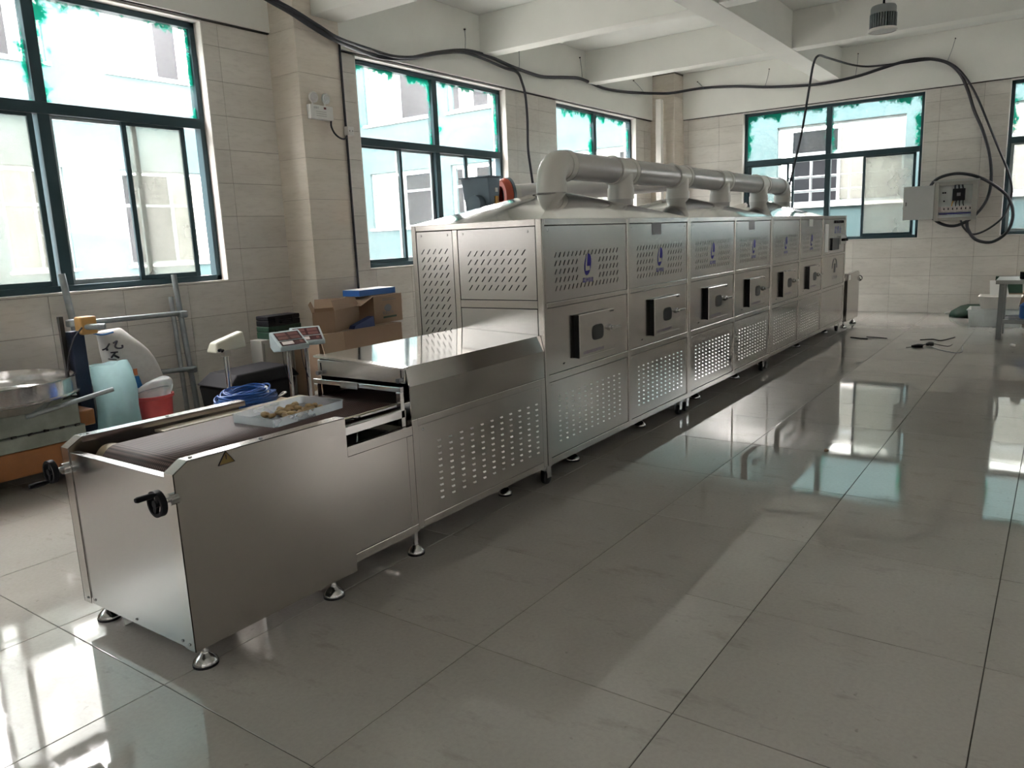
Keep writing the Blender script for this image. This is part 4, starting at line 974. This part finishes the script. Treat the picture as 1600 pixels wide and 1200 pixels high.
MB().box(a.x-.02, a.x+.12, 3.25, 3.52, 0, .05).build('base', 'navy_post', lp)
# woven sack with brush lettering
sk = thing('woven_sack', (1.6, 3.4, 0), 'white woven sack with black brush characters and blue print', 'sack')
c = P(192, 560, 3.45); top = P(180, 512, 3.45).z
secs = [(c.x+.10, 3.47, z*top, .22-.0*z+(.02 if z < .5 else -.02), .17) for z in (0, .12, .3, .5)]+[(c.x+.07, 3.46, .66*top, .20, .16), (c.x+.02, 3.45, .8*top, .17, .14), (c.x-.03, 3.44, .9*top, .13, .11), (c.x-.08, 3.43, .97*top, .11, .06), (c.x-.09, 3.43, 1.0*top, .10, .03)]
MB().loft(secs, 28, .022, 6, 2.6).build('body', 'sack', sk, smooth=180, sub=1)
mb = MB()
def stroke(pts, r): mb.tube([ony(u, v, 3.262+max(0, (560-v))*.0011) for u, v in pts], r, 6, smooth=5)
stroke([(171, 537), (166, 544), (160, 547)], [.006]*11); stroke([(166, 543), (168, 548)], .008); stroke([(177, 536), (183, 533), (180, 541), (184, 544), (191, 543), (191, 539)], .007)
stroke([(173, 551), (184, 550)], .006); stroke([(180, 551), (174, 559)], .007); stroke([(178, 555), (186, 559)], .008); stroke([(169, 561), (182, 562)], .004)
mb.build('brush_lettering', 'ink', sk)
mb = MB()
q = P(216, 600, 3.29); mb.loft([(q.x-.03, 3.30, q.z-.03, .07, .012), (q.x-.03, 3.30, q.z+.06, .05, .012)], 12); q = P(217, 569, 3.33); mb.box(q.x-.012, q.x+.012, 3.318, 3.325, q.z-.05, q.z+.04)
mb.build('blue_print', 'sack_blue', sk)
q = P(210, 580, 3.30); MB().box(q.x-.015, q.x+.015, 3.285, 3.29, q.z-.03, q.z+.02).build('orange_print', 'sack_orange', sk)
mb = MB().tube([P(146, 521, 3.36), P(160, 523, 3.36), P(177, 519, 3.36)], .007, 6, smooth=4); mb.build('blue_band', 'sack_blue', sk)
# sea-green plastic bag standing in front
q0, q1 = P(144, 570, 3.05), P(205, 562, 3.05); zt = q0.z-.05; cx = (q0.x+q1.x)/2
gb = MB().loft([(cx+.0, 3.08, 0, .13, .12), (cx+.0, 3.08, .15, .145, .12), (cx+.01, 3.07, .30, .135, .11), (cx+.01, 3.07, .42, .13, .10), (cx, 3.06, .6*zt+.1, .135, .10), (cx-.01, 3.06, zt-.10, .135, .095), (cx-.01, 3.06, zt-.02, .14, .085), (cx-.01, 3.06, zt+.035, .13, .07)], 36, .036, 11, 3.0, seed=5, caps=False).build('plastic_bag', 'green_bag', smooth=180, sub=1)
tag(gb, 'pale sea-green plastic bag standing in front of the woven sack', 'bag')
# red bucket with clear bags
q0, q1 = P(212, 627, 3.15), P(263, 612, 3.15); cx = (q0.x+q1.x)/2; R = (q1.x-q0.x)/2+.01; zt = P(238, 622, 3.0).z
rb = thing('bucket', (cx, 3.15, 0), 'red plastic bucket beside the sea-green bag', 'bucket')
MB().lathe([(R*.75, 0), (R*.78, .01), (R, zt), (R+.012, zt), (R+.012, zt-.02), (R-.002, zt-.025), (R-.01, zt-.02), (R*.74, .012)], (cx, 3.15, 0), n=32, caps=False).lathe([(R*.75, .003), (.001, .003)], (cx, 3.15, 0), n=32, caps=False).build('body', 'red_plastic', rb, smooth=40)
MB().tube([(cx+R*math.cos(t), 3.15+.03-.16*abs(math.sin(t)), zt+.01+.06*math.sin(t)) for t in [math.pi*i/8 for i in range(9)]], .005, 6).build('handle', 'galv', rb)
cb = MB().loft([(cx-.02, 3.15, zt-.18, R*.7, R*.7), (cx-.01, 3.15, zt-.03, R*.86, R*.86), (cx, 3.14, zt+.03, R*.95, R*.9), (cx+.03, 3.13, zt+.07, R*.8, R*.6), (cx+.06, 3.12, zt+.13, R*.5, R*.35)], 22, .035, 9, 2, seed=9).build('clear_bag', 'clear_bag', smooth=180, sub=1)
tag(cb, 'crumpled clear plastic bag stuffed into the red bucket', 'bag')

# steel basin on its painted trolley
tl = thing('trolley', (.3, 3.2, 0), 'worn pale green and orange machine trolley below the steel basin', 'trolley')
yT = 3.02
A = [P(0, 658, yT), P(121, 621, yT), P(127, 645, yT), P(0, 692, yT), P(115, 668, yT), P(0, 742, yT), P(150, 631, yT+.1), P(147, 655, yT+.1)]
xr = A[1].x
xl = -1.3
MB().box(xl, xr, yT, yT+.7, .38, A[1].z).build('top_channel', 'pale_green', tl, bevel=.008)
MB().box(xl, xr+.02, yT-.015, yT+.66, .28, .375).build('lower_channel', 'pale_green', tl, bevel=.008)
MB().box(xl, xr-.10, yT+.01, yT+.6, .10, .275).build('orange_beam', 'orange', tl, bevel=.01)
MB().box(xr+.005, xr+.13, yT+.06, yT+.5, .34, A[6].z-.02).build('orange_bracket', 'orange', tl, bevel=.01)
MB().box(xr-.1, xr+.16, yT+.05, yT+.5, .0, .07).box(xl, xl+.3, yT+.05, yT+.5, 0, .10).box(xr-.15, xr+.08, yT+.12, yT+.5, .07, .275).build('skid', 'dark', tl)
mb = MB()
for k in range(14): mb.cyl((xr-.05-k*.10, yT-.018, .377+.004*(k % 3)), (xr-.02-k*.10, yT-.012, .381), .009, .007, 8)
tag(mb.build('weld_beads', 'dark', tl), kind='stuff')
bs = thing('steel_basin', (.2, 3.4, A[1].z), 'round stainless basin resting on the trolley at the left edge', 'basin')
rim = P(110, 577, 3.40); R = .52; bx0 = rim.x-R; zr = rim.z; zm = P(108, 602, 3.40).z; zbm = A[1].z+.012
MB().lathe([(R*.40, zbm), (R*.62, zbm+.03), (R*.86, zm-.07), (R*.97, zm-.005), (R*1.0, zm), (R*.985, zm+.002), (R*.985, zr-.01), (R*1.0, zr), (R*.97, zr), (R*.965, zr-.01), (R*.965, zm), (R*.84, zm-.06), (R*.58, zbm+.04), (R*.001, zbm+.012)], (bx0, 3.42, 0), n=56, caps=False).build('bowl', 'steel_bright', bs, smooth=30)
MB().lathe([(R*.985, zm-.012), (R*1.012, zm-.004), (R*1.012, zm+.006), (R*.985, zm+.01)], (bx0, 3.42, 0), n=56, caps=False).build('rim_band', 'steel', bs, smooth=40)
q = P(108, 618, 3.15); tag(MB().loft([(q.x, 3.16, A[1].z+.002, .05, .04), (q.x, 3.16, q.z, .05, .04), (q.x-.01, 3.16, q.z+.07, .035, .03)], 14, .02, 12).build('rag', 'sack', smooth=180, sub=1), 'crumpled grey rag tucked under the basin rim', 'rag')
tag(MB().tube([P(40, 652, 3.0), P(177, 608, 2.88)], .016, 12).build('loose_pipe', 'galv', smooth=40), 'loose grey pipe lying across the trolley below the basin', 'pipe')

# platform scales
def scale_head(parent, c, rz, w=.26, d=.17, body='scale_body'):
    X = Vector((math.cos(rz), math.sin(rz), 0)); Y = Vector((-math.sin(rz), math.cos(rz), 0)); Z = Vector((0, 0, 1))
    def q(a, b, z): return Vector(c)+X*a+Y*b+Z*z
    prof = [(-d/2, -.07), (-d/2, -.035), (d/2-.02, .075), (d/2, .07), (d/2, -.05), (d/2-.05, -.085)]
    n = len(prof); vs = [q(s*w/2, b, z) for s in (-1, 1) for b, z in prof]
    h = MB().add(vs, [tuple(range(n)), tuple(range(n, 2*n))[::-1]]+[(i, n+i, n+(i+1) % n, (i+1) % n) for i in range(n)]).build('display_head', body, parent, bevel=.012, seg=3)
    sl = Vector((0, d-.02, .11)).normalized(); nrm = Vector((0, -sl.z, sl.y))
    def f(a, t, o=.002): p = prof[1]; return q(a*w, p[0]+sl.y*t+nrm.y*o, p[1]+sl.z*t+nrm.z*o)
    def panel(a0, a1, t0, t1, mat, nm, o=.002): return MB().hexa([f(a0, t0, -.004), f(a1, t0, -.004), f(a1, t1, -.004), f(a0, t1, -.004)], [f(a0, t0, o), f(a1, t0, o), f(a1, t1, o), f(a0, t1, o)]).build(nm, mat, h)
    panel(-.42, .42, .075, .168, 'disp', 'display'); panel(-.42, .42, .012, .066, 'disp', 'keypad')
    for a0 in (-.38, .03):
        panel(a0, a0+.33, .125, .160, 'disp_red', 'digit_window', .0032); panel(a0, a0+.33, .083, .116, 'disp_red', 'digit_window', .0032)
    panel(-.36, .02, .022, .056, 'keys', 'keys', .0032); panel(.24, .34, .028, .054, 'disp_red', 'button', .0032)
    return h
def scale(name, label, c, rz, pw=.27):
    t = thing(name, (c.x, c.y+.1, 0), label, 'scale'); scale_head(t, c, rz)
    MB().cyl((c.x, c.y+.03, .075), (c.x, c.y+.03, c.z-.05), .019, None, 16).build('column', 'chrome', t, smooth=40)
    MB().box(c.x-pw/2, c.x+pw/2, c.y-.40, c.y+.06, .06, .085).build('platform', 'steel_sheet', t, bevel=.006)
    MB().box(c.x-pw/2+.02, c.x+pw/2-.02, c.y-.38, c.y+.05, .0, .058).build('base', 'cabinet', t)
    MB().tube([(c.x-.06, c.y+.02, c.z-.07), (c.x-.07, c.y, c.z-.2), (c.x-.03, c.y+.01, c.z-.32), (c.x+.0, c.y+.02, c.z-.36)], .004, 6, smooth=6).build('lead', 'cable', t)
scale('platform_scale', 'grey digital platform scale with dark display nearest the tunnel lid', P(452, 532, 2.55)+Vector((0, 0, .0)), -.15)
scale('platform_scale', 'grey digital platform scale half hidden behind the other scale', P(480, 525, 2.72), -.45)
c = P(353, 535, 2.83)
ws = thing('old_scale', (c.x, 2.83, 0), 'cream weighing scale seen from behind on a chrome post', 'scale')
X = Vector((1, -.1, .0)).normalized()
MB().hexa([c+Vector((-.13, -.05, -.07)), c+Vector((.14, -.07, -.055)), c+Vector((.14, .08, -.055)), c+Vector((-.13, .09, -.07))], [c+Vector((-.10, -.02, .01)), c+Vector((.15, -.03, .075)), c+Vector((.15, .06, .075)), c+Vector((-.10, .07, .01))]).build('display_head', 'cream', ws, bevel=.018, seg=3)
MB().cyl(c+Vector((-.09, -.055, -.045)), c+Vector((-.115, -.07, -.045)), .012, .012, 10).cyl(c+Vector((-.07, -.055, -.05)), c+Vector((-.09, -.07, -.055)), .01, .01, 10).build('knob', 'black', ws)
MB().box(c.x-.03, c.x+.03, 2.82, 2.88, c.z-.11, c.z-.06).build('bracket', 'cream', ws, bevel=.006)
MB().cyl((c.x, 2.85, .07), (c.x, 2.85, c.z-.10), .02, None, 14).build('column', 'chrome', ws, smooth=40)
MB().box(c.x-.15, c.x+.15, 2.72, 2.90, 0, .07).build('platform', 'cabinet', ws, bevel=.006)
# grey cabinet with two tool cases
q0, q1 = P(408, 531, 3.42), P(500, 540, 3.42)
kx0, kx1, kz = q0.x, q1.x-.02, P(418, 531, 3.42).z
gc = thing('floor_cabinet', ((kx0+kx1)/2, 3.6, 0), 'plain grey cabinet under the tool cases beside the column', 'cabinet')
MB().box(kx0, kx1, 3.42, 3.585, 0.02, kz).build('body', 'cabinet', gc, bevel=.005)
MB().box(kx0+.02, (kx0+kx1)/2-.004, 3.408, 3.419, .05, kz-.03).build('door', 'cabinet', gc, bevel=.002); MB().box((kx0+kx1)/2+.004, kx1-.02, 3.408, 3.419, .05, kz-.03).build('door', 'cabinet', gc, bevel=.002)
MB().box(kx0+.03, kx1-.03, 3.43, 3.57, 0, .02).build('plinth', 'dark', gc)
x0 = P(418, 520, 3.42).x; x1 = P(470, 520, 3.42).x; h1 = .115; h2 = .095
def case(name, x0, x1, z0, z1, mat, label):
    t = thing(name, ((x0+x1)/2, 3.5, z0), label, 'tool case'); zm = z0+(z1-z0)*.55
    MB().box(x0, x1, 3.40, 3.58, z0, zm-.001).build('base', mat, t, bevel=.005, seg=2); l = MB().box(x0, x1, 3.40, 3.58, zm+.001, z1).build('lid', mat, t, bevel=.008, seg=2)
    for x in (x0+.07, x1-.10): MB().box(x, x+.03, 3.39, 3.40, zm-.03, zm+.025).build('latch', mat, t, bevel=.002)
    MB().tube([(x0+.13, 3.40, zm-.02), (x0+.13, 3.375, zm-.02), (x1-.14, 3.375, zm-.02), (x1-.14, 3.40, zm-.02)], .008, 8).build('handle', mat, t)
case('tool_case', x0, x1, kz+.001, kz+h1, 'green_case', 'dark green plastic tool case under the black one')
case('tool_case', x0+.005, x1-.01, kz+h1+.001, kz+h1+h2, 'black', 'black plastic tool case lying on top of the green one')
# black tote and blue cable coil
q = P(395, 590, 3.1)
bt2 = thing('storage_tote', (q.x, 3.1, 0), 'black plastic tote with sloping lid behind the blue cable coil', 'box')
tz = P(365, 583, 3.1).z
MB().hexa([(q.x-.30, 3.00, 0), (q.x+.28, 3.00, 0), (q.x+.28, 3.36, 0), (q.x-.30, 3.36, 0)], [(q.x-.33, 2.95, tz-.10), (q.x+.34, 2.95, tz-.10), (q.x+.34, 3.40, tz-.10), (q.x-.33, 3.40, tz-.10)]).build('body', 'black', bt2, bevel=.02)
MB().hexa([(q.x-.36, 2.93, tz-.095), (q.x+.37, 2.93, tz-.095), (q.x+.37, 3.39, tz-.095), (q.x-.36, 3.39, tz-.095)], [(q.x-.24, 2.97, tz), (q.x+.30, 2.97, tz+.01), (q.x+.30, 3.36, tz+.01), (q.x-.24, 3.36, tz)]).build('lid', 'black', bt2, bevel=.015)
MB().cyl((q.x-.37, 2.95, tz-.14), (q.x-.37, 3.00, tz-.14), .03, None, 14).build('wheel', 'rubber', bt2, smooth=40)
c = P(385, 622, 2.45); zb = c.z-.05
cbx = thing('carton', (c.x+.05, 2.45, 0), 'brown carton carrying the blue cable coil', 'carton')
MB().box(c.x-.24, c.x+.29, 2.25, 2.68, 0, zb).build('body', 'card', cbx, bevel=.004)
MB().box(c.x-.24, c.x+.29, 2.25, 2.47, zb+.001, zb+.005).box(c.x-.24, c.x+.29, 2.475, 2.68, zb+.001, zb+.005).build('flap', 'card_in', cbx)
cc = thing('cable_coil', (c.x, 2.45, zb), 'coil of blue cable lying behind the belt table', 'cable'); mb = MB(); random.seed(11)
for k in range(64):
    R = random.uniform(.09, .235); z = zb+.012+random.uniform(0, .12)*(1-abs(R-.16)/.09*.75); tx, ty = random.uniform(-1.5, 1.5), random.uniform(-1.5, 1.5); ph = random.uniform(0, 6)
    pts = [Vector((c.x+R*math.cos(t)*1.05, 2.45+R*math.sin(t)*.80, max(zb+.008, z+.05*R*(tx*math.cos(t)+ty*math.sin(t))+.01*math.sin(3*t+ph)))) for t in [2*math.pi*i/28 for i in range(29)]]
    mb.tube(pts, .0068, 6, False)
tag(mb.build('strands', 'blue_cable', cc, smooth=60), kind='stuff')
MB().tube([(c.x+.10, 2.34, zb+.005), (c.x+.085, 2.30, zb+.07), (c.x+.13, 2.38, zb+.115), (c.x+.20, 2.45, zb+.07), (c.x+.22, 2.48, zb+.01)], .012, 8, smooth=5).build('tape', 'white_tape', cc)
wire('plug_lead', [(c.x+.20, 2.36, zb+.014), (c.x+.27, 2.33, zb+.05), (c.x+.28, 2.38, zb+.045), (c.x+.27, 2.42, zb+.014)], .007, 'short grey lead at the end of the blue coil', mat='cabinet')

# stacked cartons beside the column
q0, q1 = P(497, 524, 3.05), P(628, 515, 3.05); zt = q0.z-.005
def carton(name, label, corners, z0, z1, mats=('card', 'card_in'), flaps=()):
    cx = sum(p[0] for p in corners)/4; cy = sum(p[1] for p in corners)/4
    t = thing(name, (cx, cy, z0), label, 'carton'); mb = MB(); n = 4; th = .006
    inner = [(cx+(x-cx)*.985, cy+(y-cy)*.985) for x, y in corners]
    vs = [(x, y, z0) for x, y in corners]+[(x, y, z1) for x, y in corners]+[(x, y, z1) for x, y in inner]+[(x, y, z0+th) for x, y in inner]
    fs = [(3, 2, 1, 0), (12, 13, 14, 15)]
    for i in range(4):
        j = (i+1) % 4; fs += [(i, j, 4+j, 4+i), (4+i, 4+j, 8+j, 8+i), (8+i, 8+j, 12+j, 12+i)]
    MB().add(vs, fs).build('body', mats[0], t)
    for i, (out, up, ln) in flaps:
        a = Vector((*corners[i], z1)); b = Vector((*corners[(i+1) % 4], z1)); e = (b-a).normalized(); nrm = e.cross(Vector((0, 0, 1))); d = (nrm*out+Vector((0, 0, up))).normalized()*ln
        o = nrm.cross(d).normalized()*.0 ; s = d.cross(e).normalized()*.003
        MB().hexa([a-s, b-s, b+d-s-e*.02, a+d-s+e*.02], [a+s, b+s, b+d+s-e*.02, a+d+s+e*.02]).build('flap', mats[1] if out > 0 else mats[0], t)
    return t
xa, xb = q0.x, q1.x
carton('carton', 'wide brown carton at the bottom of the stack', [(xa, 3.05), (xb, 3.05), (xb, 3.56), (xa, 3.56)], 0, zt, flaps=[(0, (.5, -.6, .0001))])
MB_ = MB().box(xa+.002, xb-.002, 3.052, 3.558, zt+.0003, zt+.001)
lidc = tag(MB_.build('carton_sheet', 'card_in'), 'flat cardboard sheet closing the wide bottom carton', 'carton')
zt += .0015
# flap hanging in front of the wide carton
f0, f1, f2 = P(500, 525, 3.03), P(535, 524, 3.03), P(525, 556, 2.97)
tag(MB().hexa([(f0.x, 3.035, zt), (f1.x+.02, 3.035, zt), (f1.x-.06, 2.93, zt-.24), (f0.x-.03, 2.93, zt-.24)], [(f0.x, 3.043, zt), (f1.x+.02, 3.043, zt), (f1.x-.06, 2.938, zt-.24), (f0.x-.03, 2.938, zt-.24)]).build('carton_flap', 'card_in'), 'loose cardboard flap hanging at the front of the bottom carton', 'carton')
b0, b1, b2, b3 = P(492, 515, 3.12), P(524, 519, 3.08), P(576, 503, 3.22), P(545, 500, 3.42)
h = .205
carton('carton', 'open brown carton with raised flaps at the left of the stack', [(b0.x, 3.14), (b1.x, 3.07), (b2.x-.10, 3.24), (b0.x+.30, 3.46)], zt+.002, zt+h, flaps=[(1, (-.35, 1, .10)), (3, (.3, .8, .08)), (2, (.3, .5, .10))])
n0 = P(560, 512, 3.15); tag(MB().hexa([(n0.x-.12, 3.08, zt), (n0.x+.16, 3.08, zt), (n0.x+.16, 3.16, zt), (n0.x-.12, 3.16, zt)], [(n0.x-.10, 3.08, zt+.03), (n0.x+.15, 3.08, zt+.10), (n0.x+.15, 3.16, zt+.10), (n0.x-.10, 3.16, zt+.03)]).build('blue_folder', 'navy'), 'dark blue folder squeezed between the two upper cartons', 'folder')
k0, k1, k2 = P(586, 515, 3.18), P(626, 514, 3.24), P(548, 470, 3.45)
ztk = P(590, 462, 3.18).z
ck = carton('carton', 'upright printed carton with a drooping flap at the right of the stack', [(k0.x, 3.17), (k1.x, 3.20), (k1.x-.05, 3.55), (k0.x-.04, 3.52)], zt+.002, ztk, flaps=[(3, (1, -.45, .20)), (1, (.25, -1, .12)), (0, (.05, .1, .001))])
body = [o for o in ck.children if o.name.startswith('body')][0]
def onface(u, v, o=.002):
    a = Vector((k0.x, 3.17)); b = Vector((k1.x, 3.20)); p = a+(b-a)*u; return (p.x, p.y-o, zt+.002+(ztk-zt)*v)
rg = [onface(.48+.13*math.cos(t), .52+.13*math.sin(t)) for t in [2*math.pi*i/20 for i in range(20)]]
MB().add(rg, [tuple(range(20))]).build('round_mark', 'nameplate', body)
MB().add([onface(.30, .16), onface(.78, .16), onface(.78, .23), onface(.30, .23)], [(0, 1, 2, 3)]).build('green_band', 'green_case', body)
text_mb('有机农场', .045, lambda u, v: onface(.48+u/(k1.x-k0.x), .29+v/(ztk-zt))).build('lettering', 'nameplate', body)
MB().add([onface(.30, .80), onface(.78, .80), onface(.78, .82), onface(.30, .82), onface(.30, .86), onface(.70, .86), onface(.70, .875), onface(.30, .875)], [(0, 1, 2, 3), (4, 5, 6, 7)]).build('print_line', 'nameplate', body)
s = MB().box(k0.x-.02, k1.x-.06, 3.21, 3.50, ztk+.0005, ztk+.006).build('top_sheet', 'card_in', ck)
u0, u1 = k0.x-.14, k1.x-.06
bb = MB().box(u0, u1, 3.22, 3.46, ztk+.007, ztk+.068).build('blue_box', 'blue_box', bevel=.003); tag(bb, 'flat blue box lying on the printed carton', 'box')
MB().box(u0+.004, u1-.004, 3.224, 3.456, ztk+.0682, ztk+.070).build('top_label', 'paper', bb)

# ------------------------------------------------------------------ right-hand side: bench, bins and litter
be = thing('workbench', (10.4, -2.6, 0), 'grey steel workbench cut off by the right edge', 'bench')
tx0, ty1, tz = 9.93, -1.86, .745
MB().box(tx0, tx0+.70, ty1-1.6, ty1, tz-.05, tz).build('bench_top', 'box_grey', be, bevel=.004)
MB().box(tx0+.66, tx0+.72, ty1-1.6, ty1+.02, tz-.09, tz-.051).build('red_edge', 'dark_red', be)
for x in (tx0+.02, tx0+.62):
    for y in (ty1-.10, ty1-1.58): MB().box(x, x+.06, y, y+.06, 0, tz-.051).build('leg', 'bench', be, bevel=.004)
MB().box(tx0+.03, tx0+.07, ty1-1.515, ty1-.105, .20, .25).box(tx0+.63, tx0+.67, ty1-1.515, ty1-.105, .20, .25).build('stretcher', 'bench', be)
MB().box(tx0+.09, tx0+.60, ty1-1.5, ty1-.11, .215, .23).build('lower_shelf', 'dark', be)
c = P2 = onz(1597, 424, tz)
cup = thing('pot', (tx0+.2, ty1-.27, tz), 'small black pot with pale lid on the bench corner', 'pot')
MB().lathe([(.05, 0), (.06, .01), (.06, .09)], (tx0+.22, ty1-.30, tz+.001), n=20).build('body', 'black', cup, smooth=40); MB().lathe([(.064, .092), (.064, .105), (.01, .112)], (tx0+.22, ty1-.30, tz+.001), n=20).build('lid', 'cream', cup, smooth=40)
def bin_(name, label, x0, x1, y0, y1, z0, z1, mat='bin'):
    t = thing(name, ((x0+x1)/2, (y0+y1)/2, z0), label, 'bin'); i = .03
    b = [(x0+i, y0+i), (x1-i, y0+i), (x1-i, y1-i), (x0+i, y1-i)]; tp = [(x0, y0), (x1, y0), (x1, y1), (x0, y1)]
    vs = [(x, y, z0) for x, y in b]+[(x, y, z1) for x, y in tp]
    MB().add(vs, [(3, 2, 1, 0)]+[(i_, (i_+1) % 4, 4+(i_+1) % 4, 4+i_) for i_ in range(4)]).build('body', mat, t, solid=.006)
    MB().box(x0-.015, x1+.015, y0-.015, y0+.002, z1-.012, z1).box(x0-.015, x1+.015, y1-.002, y1+.015, z1-.012, z1).box(x0-.015, x0+.002, y0, y1, z1-.012, z1).box(x1-.002, x1+.015, y0, y1, z1-.012, z1).build('rim', mat, t)
    return t
bin_('storage_bin', 'low clear storage bin on the floor under the bench', 11.25, 11.75, -2.15, -1.48, 0.002, .24)
bin_('storage_bin', 'white plastic tub stacked in the clear bin', 11.35, 11.70, -2.10, -1.60, .245, .42, 'white')
tag(MB().hexa([(11.82, -2.10, 0.43), (11.84, -1.75, .43), (11.92, -1.75, .43), (11.90, -2.10, .43)], [(11.95, -2.08, .66), (11.98, -1.75, .66), (12.06, -1.75, .66), (12.03, -2.08, .66)]).build('green_carton', 'green_case'), 'green carton leaning behind the white tub', 'carton')
tag(MB().hexa([(11.8, -2.3, 0), (11.8, -1.72, 0), (12.2, -1.72, 0), (12.2, -2.3, 0)], [(11.8, -2.3, .428), (11.8, -1.72, .428), (12.2, -1.72, .428), (12.2, -2.3, .428)]).build('brown_carton', 'card'), 'brown carton standing under the green carton', 'carton')
tag(MB().hexa([(11.5, -1.95, .423), (11.52, -1.72, .423), (11.55, -1.72, .423), (11.53, -1.95, .423)], [(11.62, -1.9, .62), (11.64, -1.70, .62), (11.67, -1.70, .62), (11.65, -1.9, .62)]).build('white_board', 'paper'), 'white board leaning in the tub under the bench', 'board')
tag(MB().lathe([(.07, 0), (.08, .02), (.08, .17), (.03, .22), (.03, .25)], (10.35, -2.2, .2305), n=18).build('blue_jug', 'blue_box', smooth=40), 'blue jug on the lower shelf of the bench', 'jug')
tag(MB().box(10.2, 10.45, -2.55, -2.35, .2305, .34).build('yellow_box', 'amber', bevel=.006), 'yellow box on the lower shelf of the bench', 'box')
# green sack lying by the wall
q = onz(1500, 494); tag(MB().loft([(q.x, q.y-.10, 0.004, .30, .24), (q.x, q.y-.10, .06, .32, .24), (q.x+.05, q.y-.14, .15, .22, .15), (q.x+.07, q.y-.17, .19, .10, .06)], 22, .03, 6, 2, seed=3).build('green_sheet', 'green_case', smooth=180), 'crumpled dark green sheet on the floor by the end wall', 'sheet')
q = onz(1488, 489); tag(MB().hexa([(q.x-.1, q.y+.10, .004), (q.x+.05, q.y+.12, .004), (q.x+.1, q.y-.12, .004), (q.x-.05, q.y-.14, .004)], [(q.x-.1, q.y+.10, .01), (q.x+.05, q.y+.12, .012), (q.x+.1, q.y-.12, .10), (q.x-.05, q.y-.14, .09)]).build('paper_scrap', 'paper'), 'white paper scrap against the green sheet', 'paper')
def litter(name, label, pts, r, mat='scrap', cat='litter'):
    tag(MB().tube([onz(u, v, r) for u, v in pts], r, 6, smooth=4).build(name, mat, smooth=60), label, cat)
litter('cable_offcut', 'long dark offcut on the floor near the far table', [(1329, 527), (1340, 528), (1356, 529.5)], .007)
litter('cable_offcut', 'thin dark offcut right of the long one', [(1354, 526), (1370, 527), (1386, 528.5)], .005)
litter('cable_offcut', 'pale bent wire on the floor in front of the bench', [(1450, 539), (1470, 547), (1500, 551), (1504, 541)], .004, 'galv')
litter('cable_offcut', 'dark tangled wire on the floor in front of the bench', [(1438, 531), (1458, 530), (1470, 532), (1492, 527)], .006)
litter('cable_offcut', 'thin curved wire between the floor scraps', [(1416, 543), (1430, 541), (1455, 537), (1480, 541), (1488, 538)], .004)
q = onz(1434, 542); tag(MB().loft([(q.x, q.y, .001, .05, .07), (q.x, q.y, .02, .06, .06), (q.x+.02, q.y-.03, .045, .03, .03)], 12, .03, 14).build('tape_scrap', 'scrap', smooth=180), 'black crumpled tape scrap on the floor', 'litter')
q = onz(1452, 539.5); tag(MB().loft([(q.x, q.y, .001, .03, .05), (q.x, q.y, .02, .04, .05), (q.x, q.y-.02, .035, .02, .03)], 12, .02, 14, seed=4).build('tape_scrap', 'scrap', smooth=180), 'small black scrap touching the crumpled tape', 'litter')
q = onz(1582, 541); tag(MB().loft([(q.x, q.y, .001, .03, .03), (q.x, q.y, .02, .03, .03), (q.x, q.y, .03, .01, .01)], 10, .01, 20).build('paper_ball', 'paper', smooth=180), 'small white paper ball on the floor by the bench', 'litter')
q = onz(1291, 705); tag(MB().loft([(q.x, q.y, .001, .022, .016), (q.x, q.y, .010, .02, .015), (q.x, q.y, .016, .008, .006)], 10, .006, 30).build('pebble', 'card', smooth=180), 'small brown crumb on the polished floor', 'litter')
q = onz(197, 972); tag(MB().hexa([(q.x-.02, q.y-.03, .001), (q.x+.03, q.y-.03, .001), (q.x+.05, q.y+.03, .001), (q.x, q.y+.02, .001)], [(q.x-.02, q.y-.03, .003), (q.x+.03, q.y-.03, .004), (q.x+.05, q.y+.03, .01), (q.x, q.y+.02, .008)]).build('paper_scrap', 'paper'), 'torn white paper scrap under the belt table', 'litter')
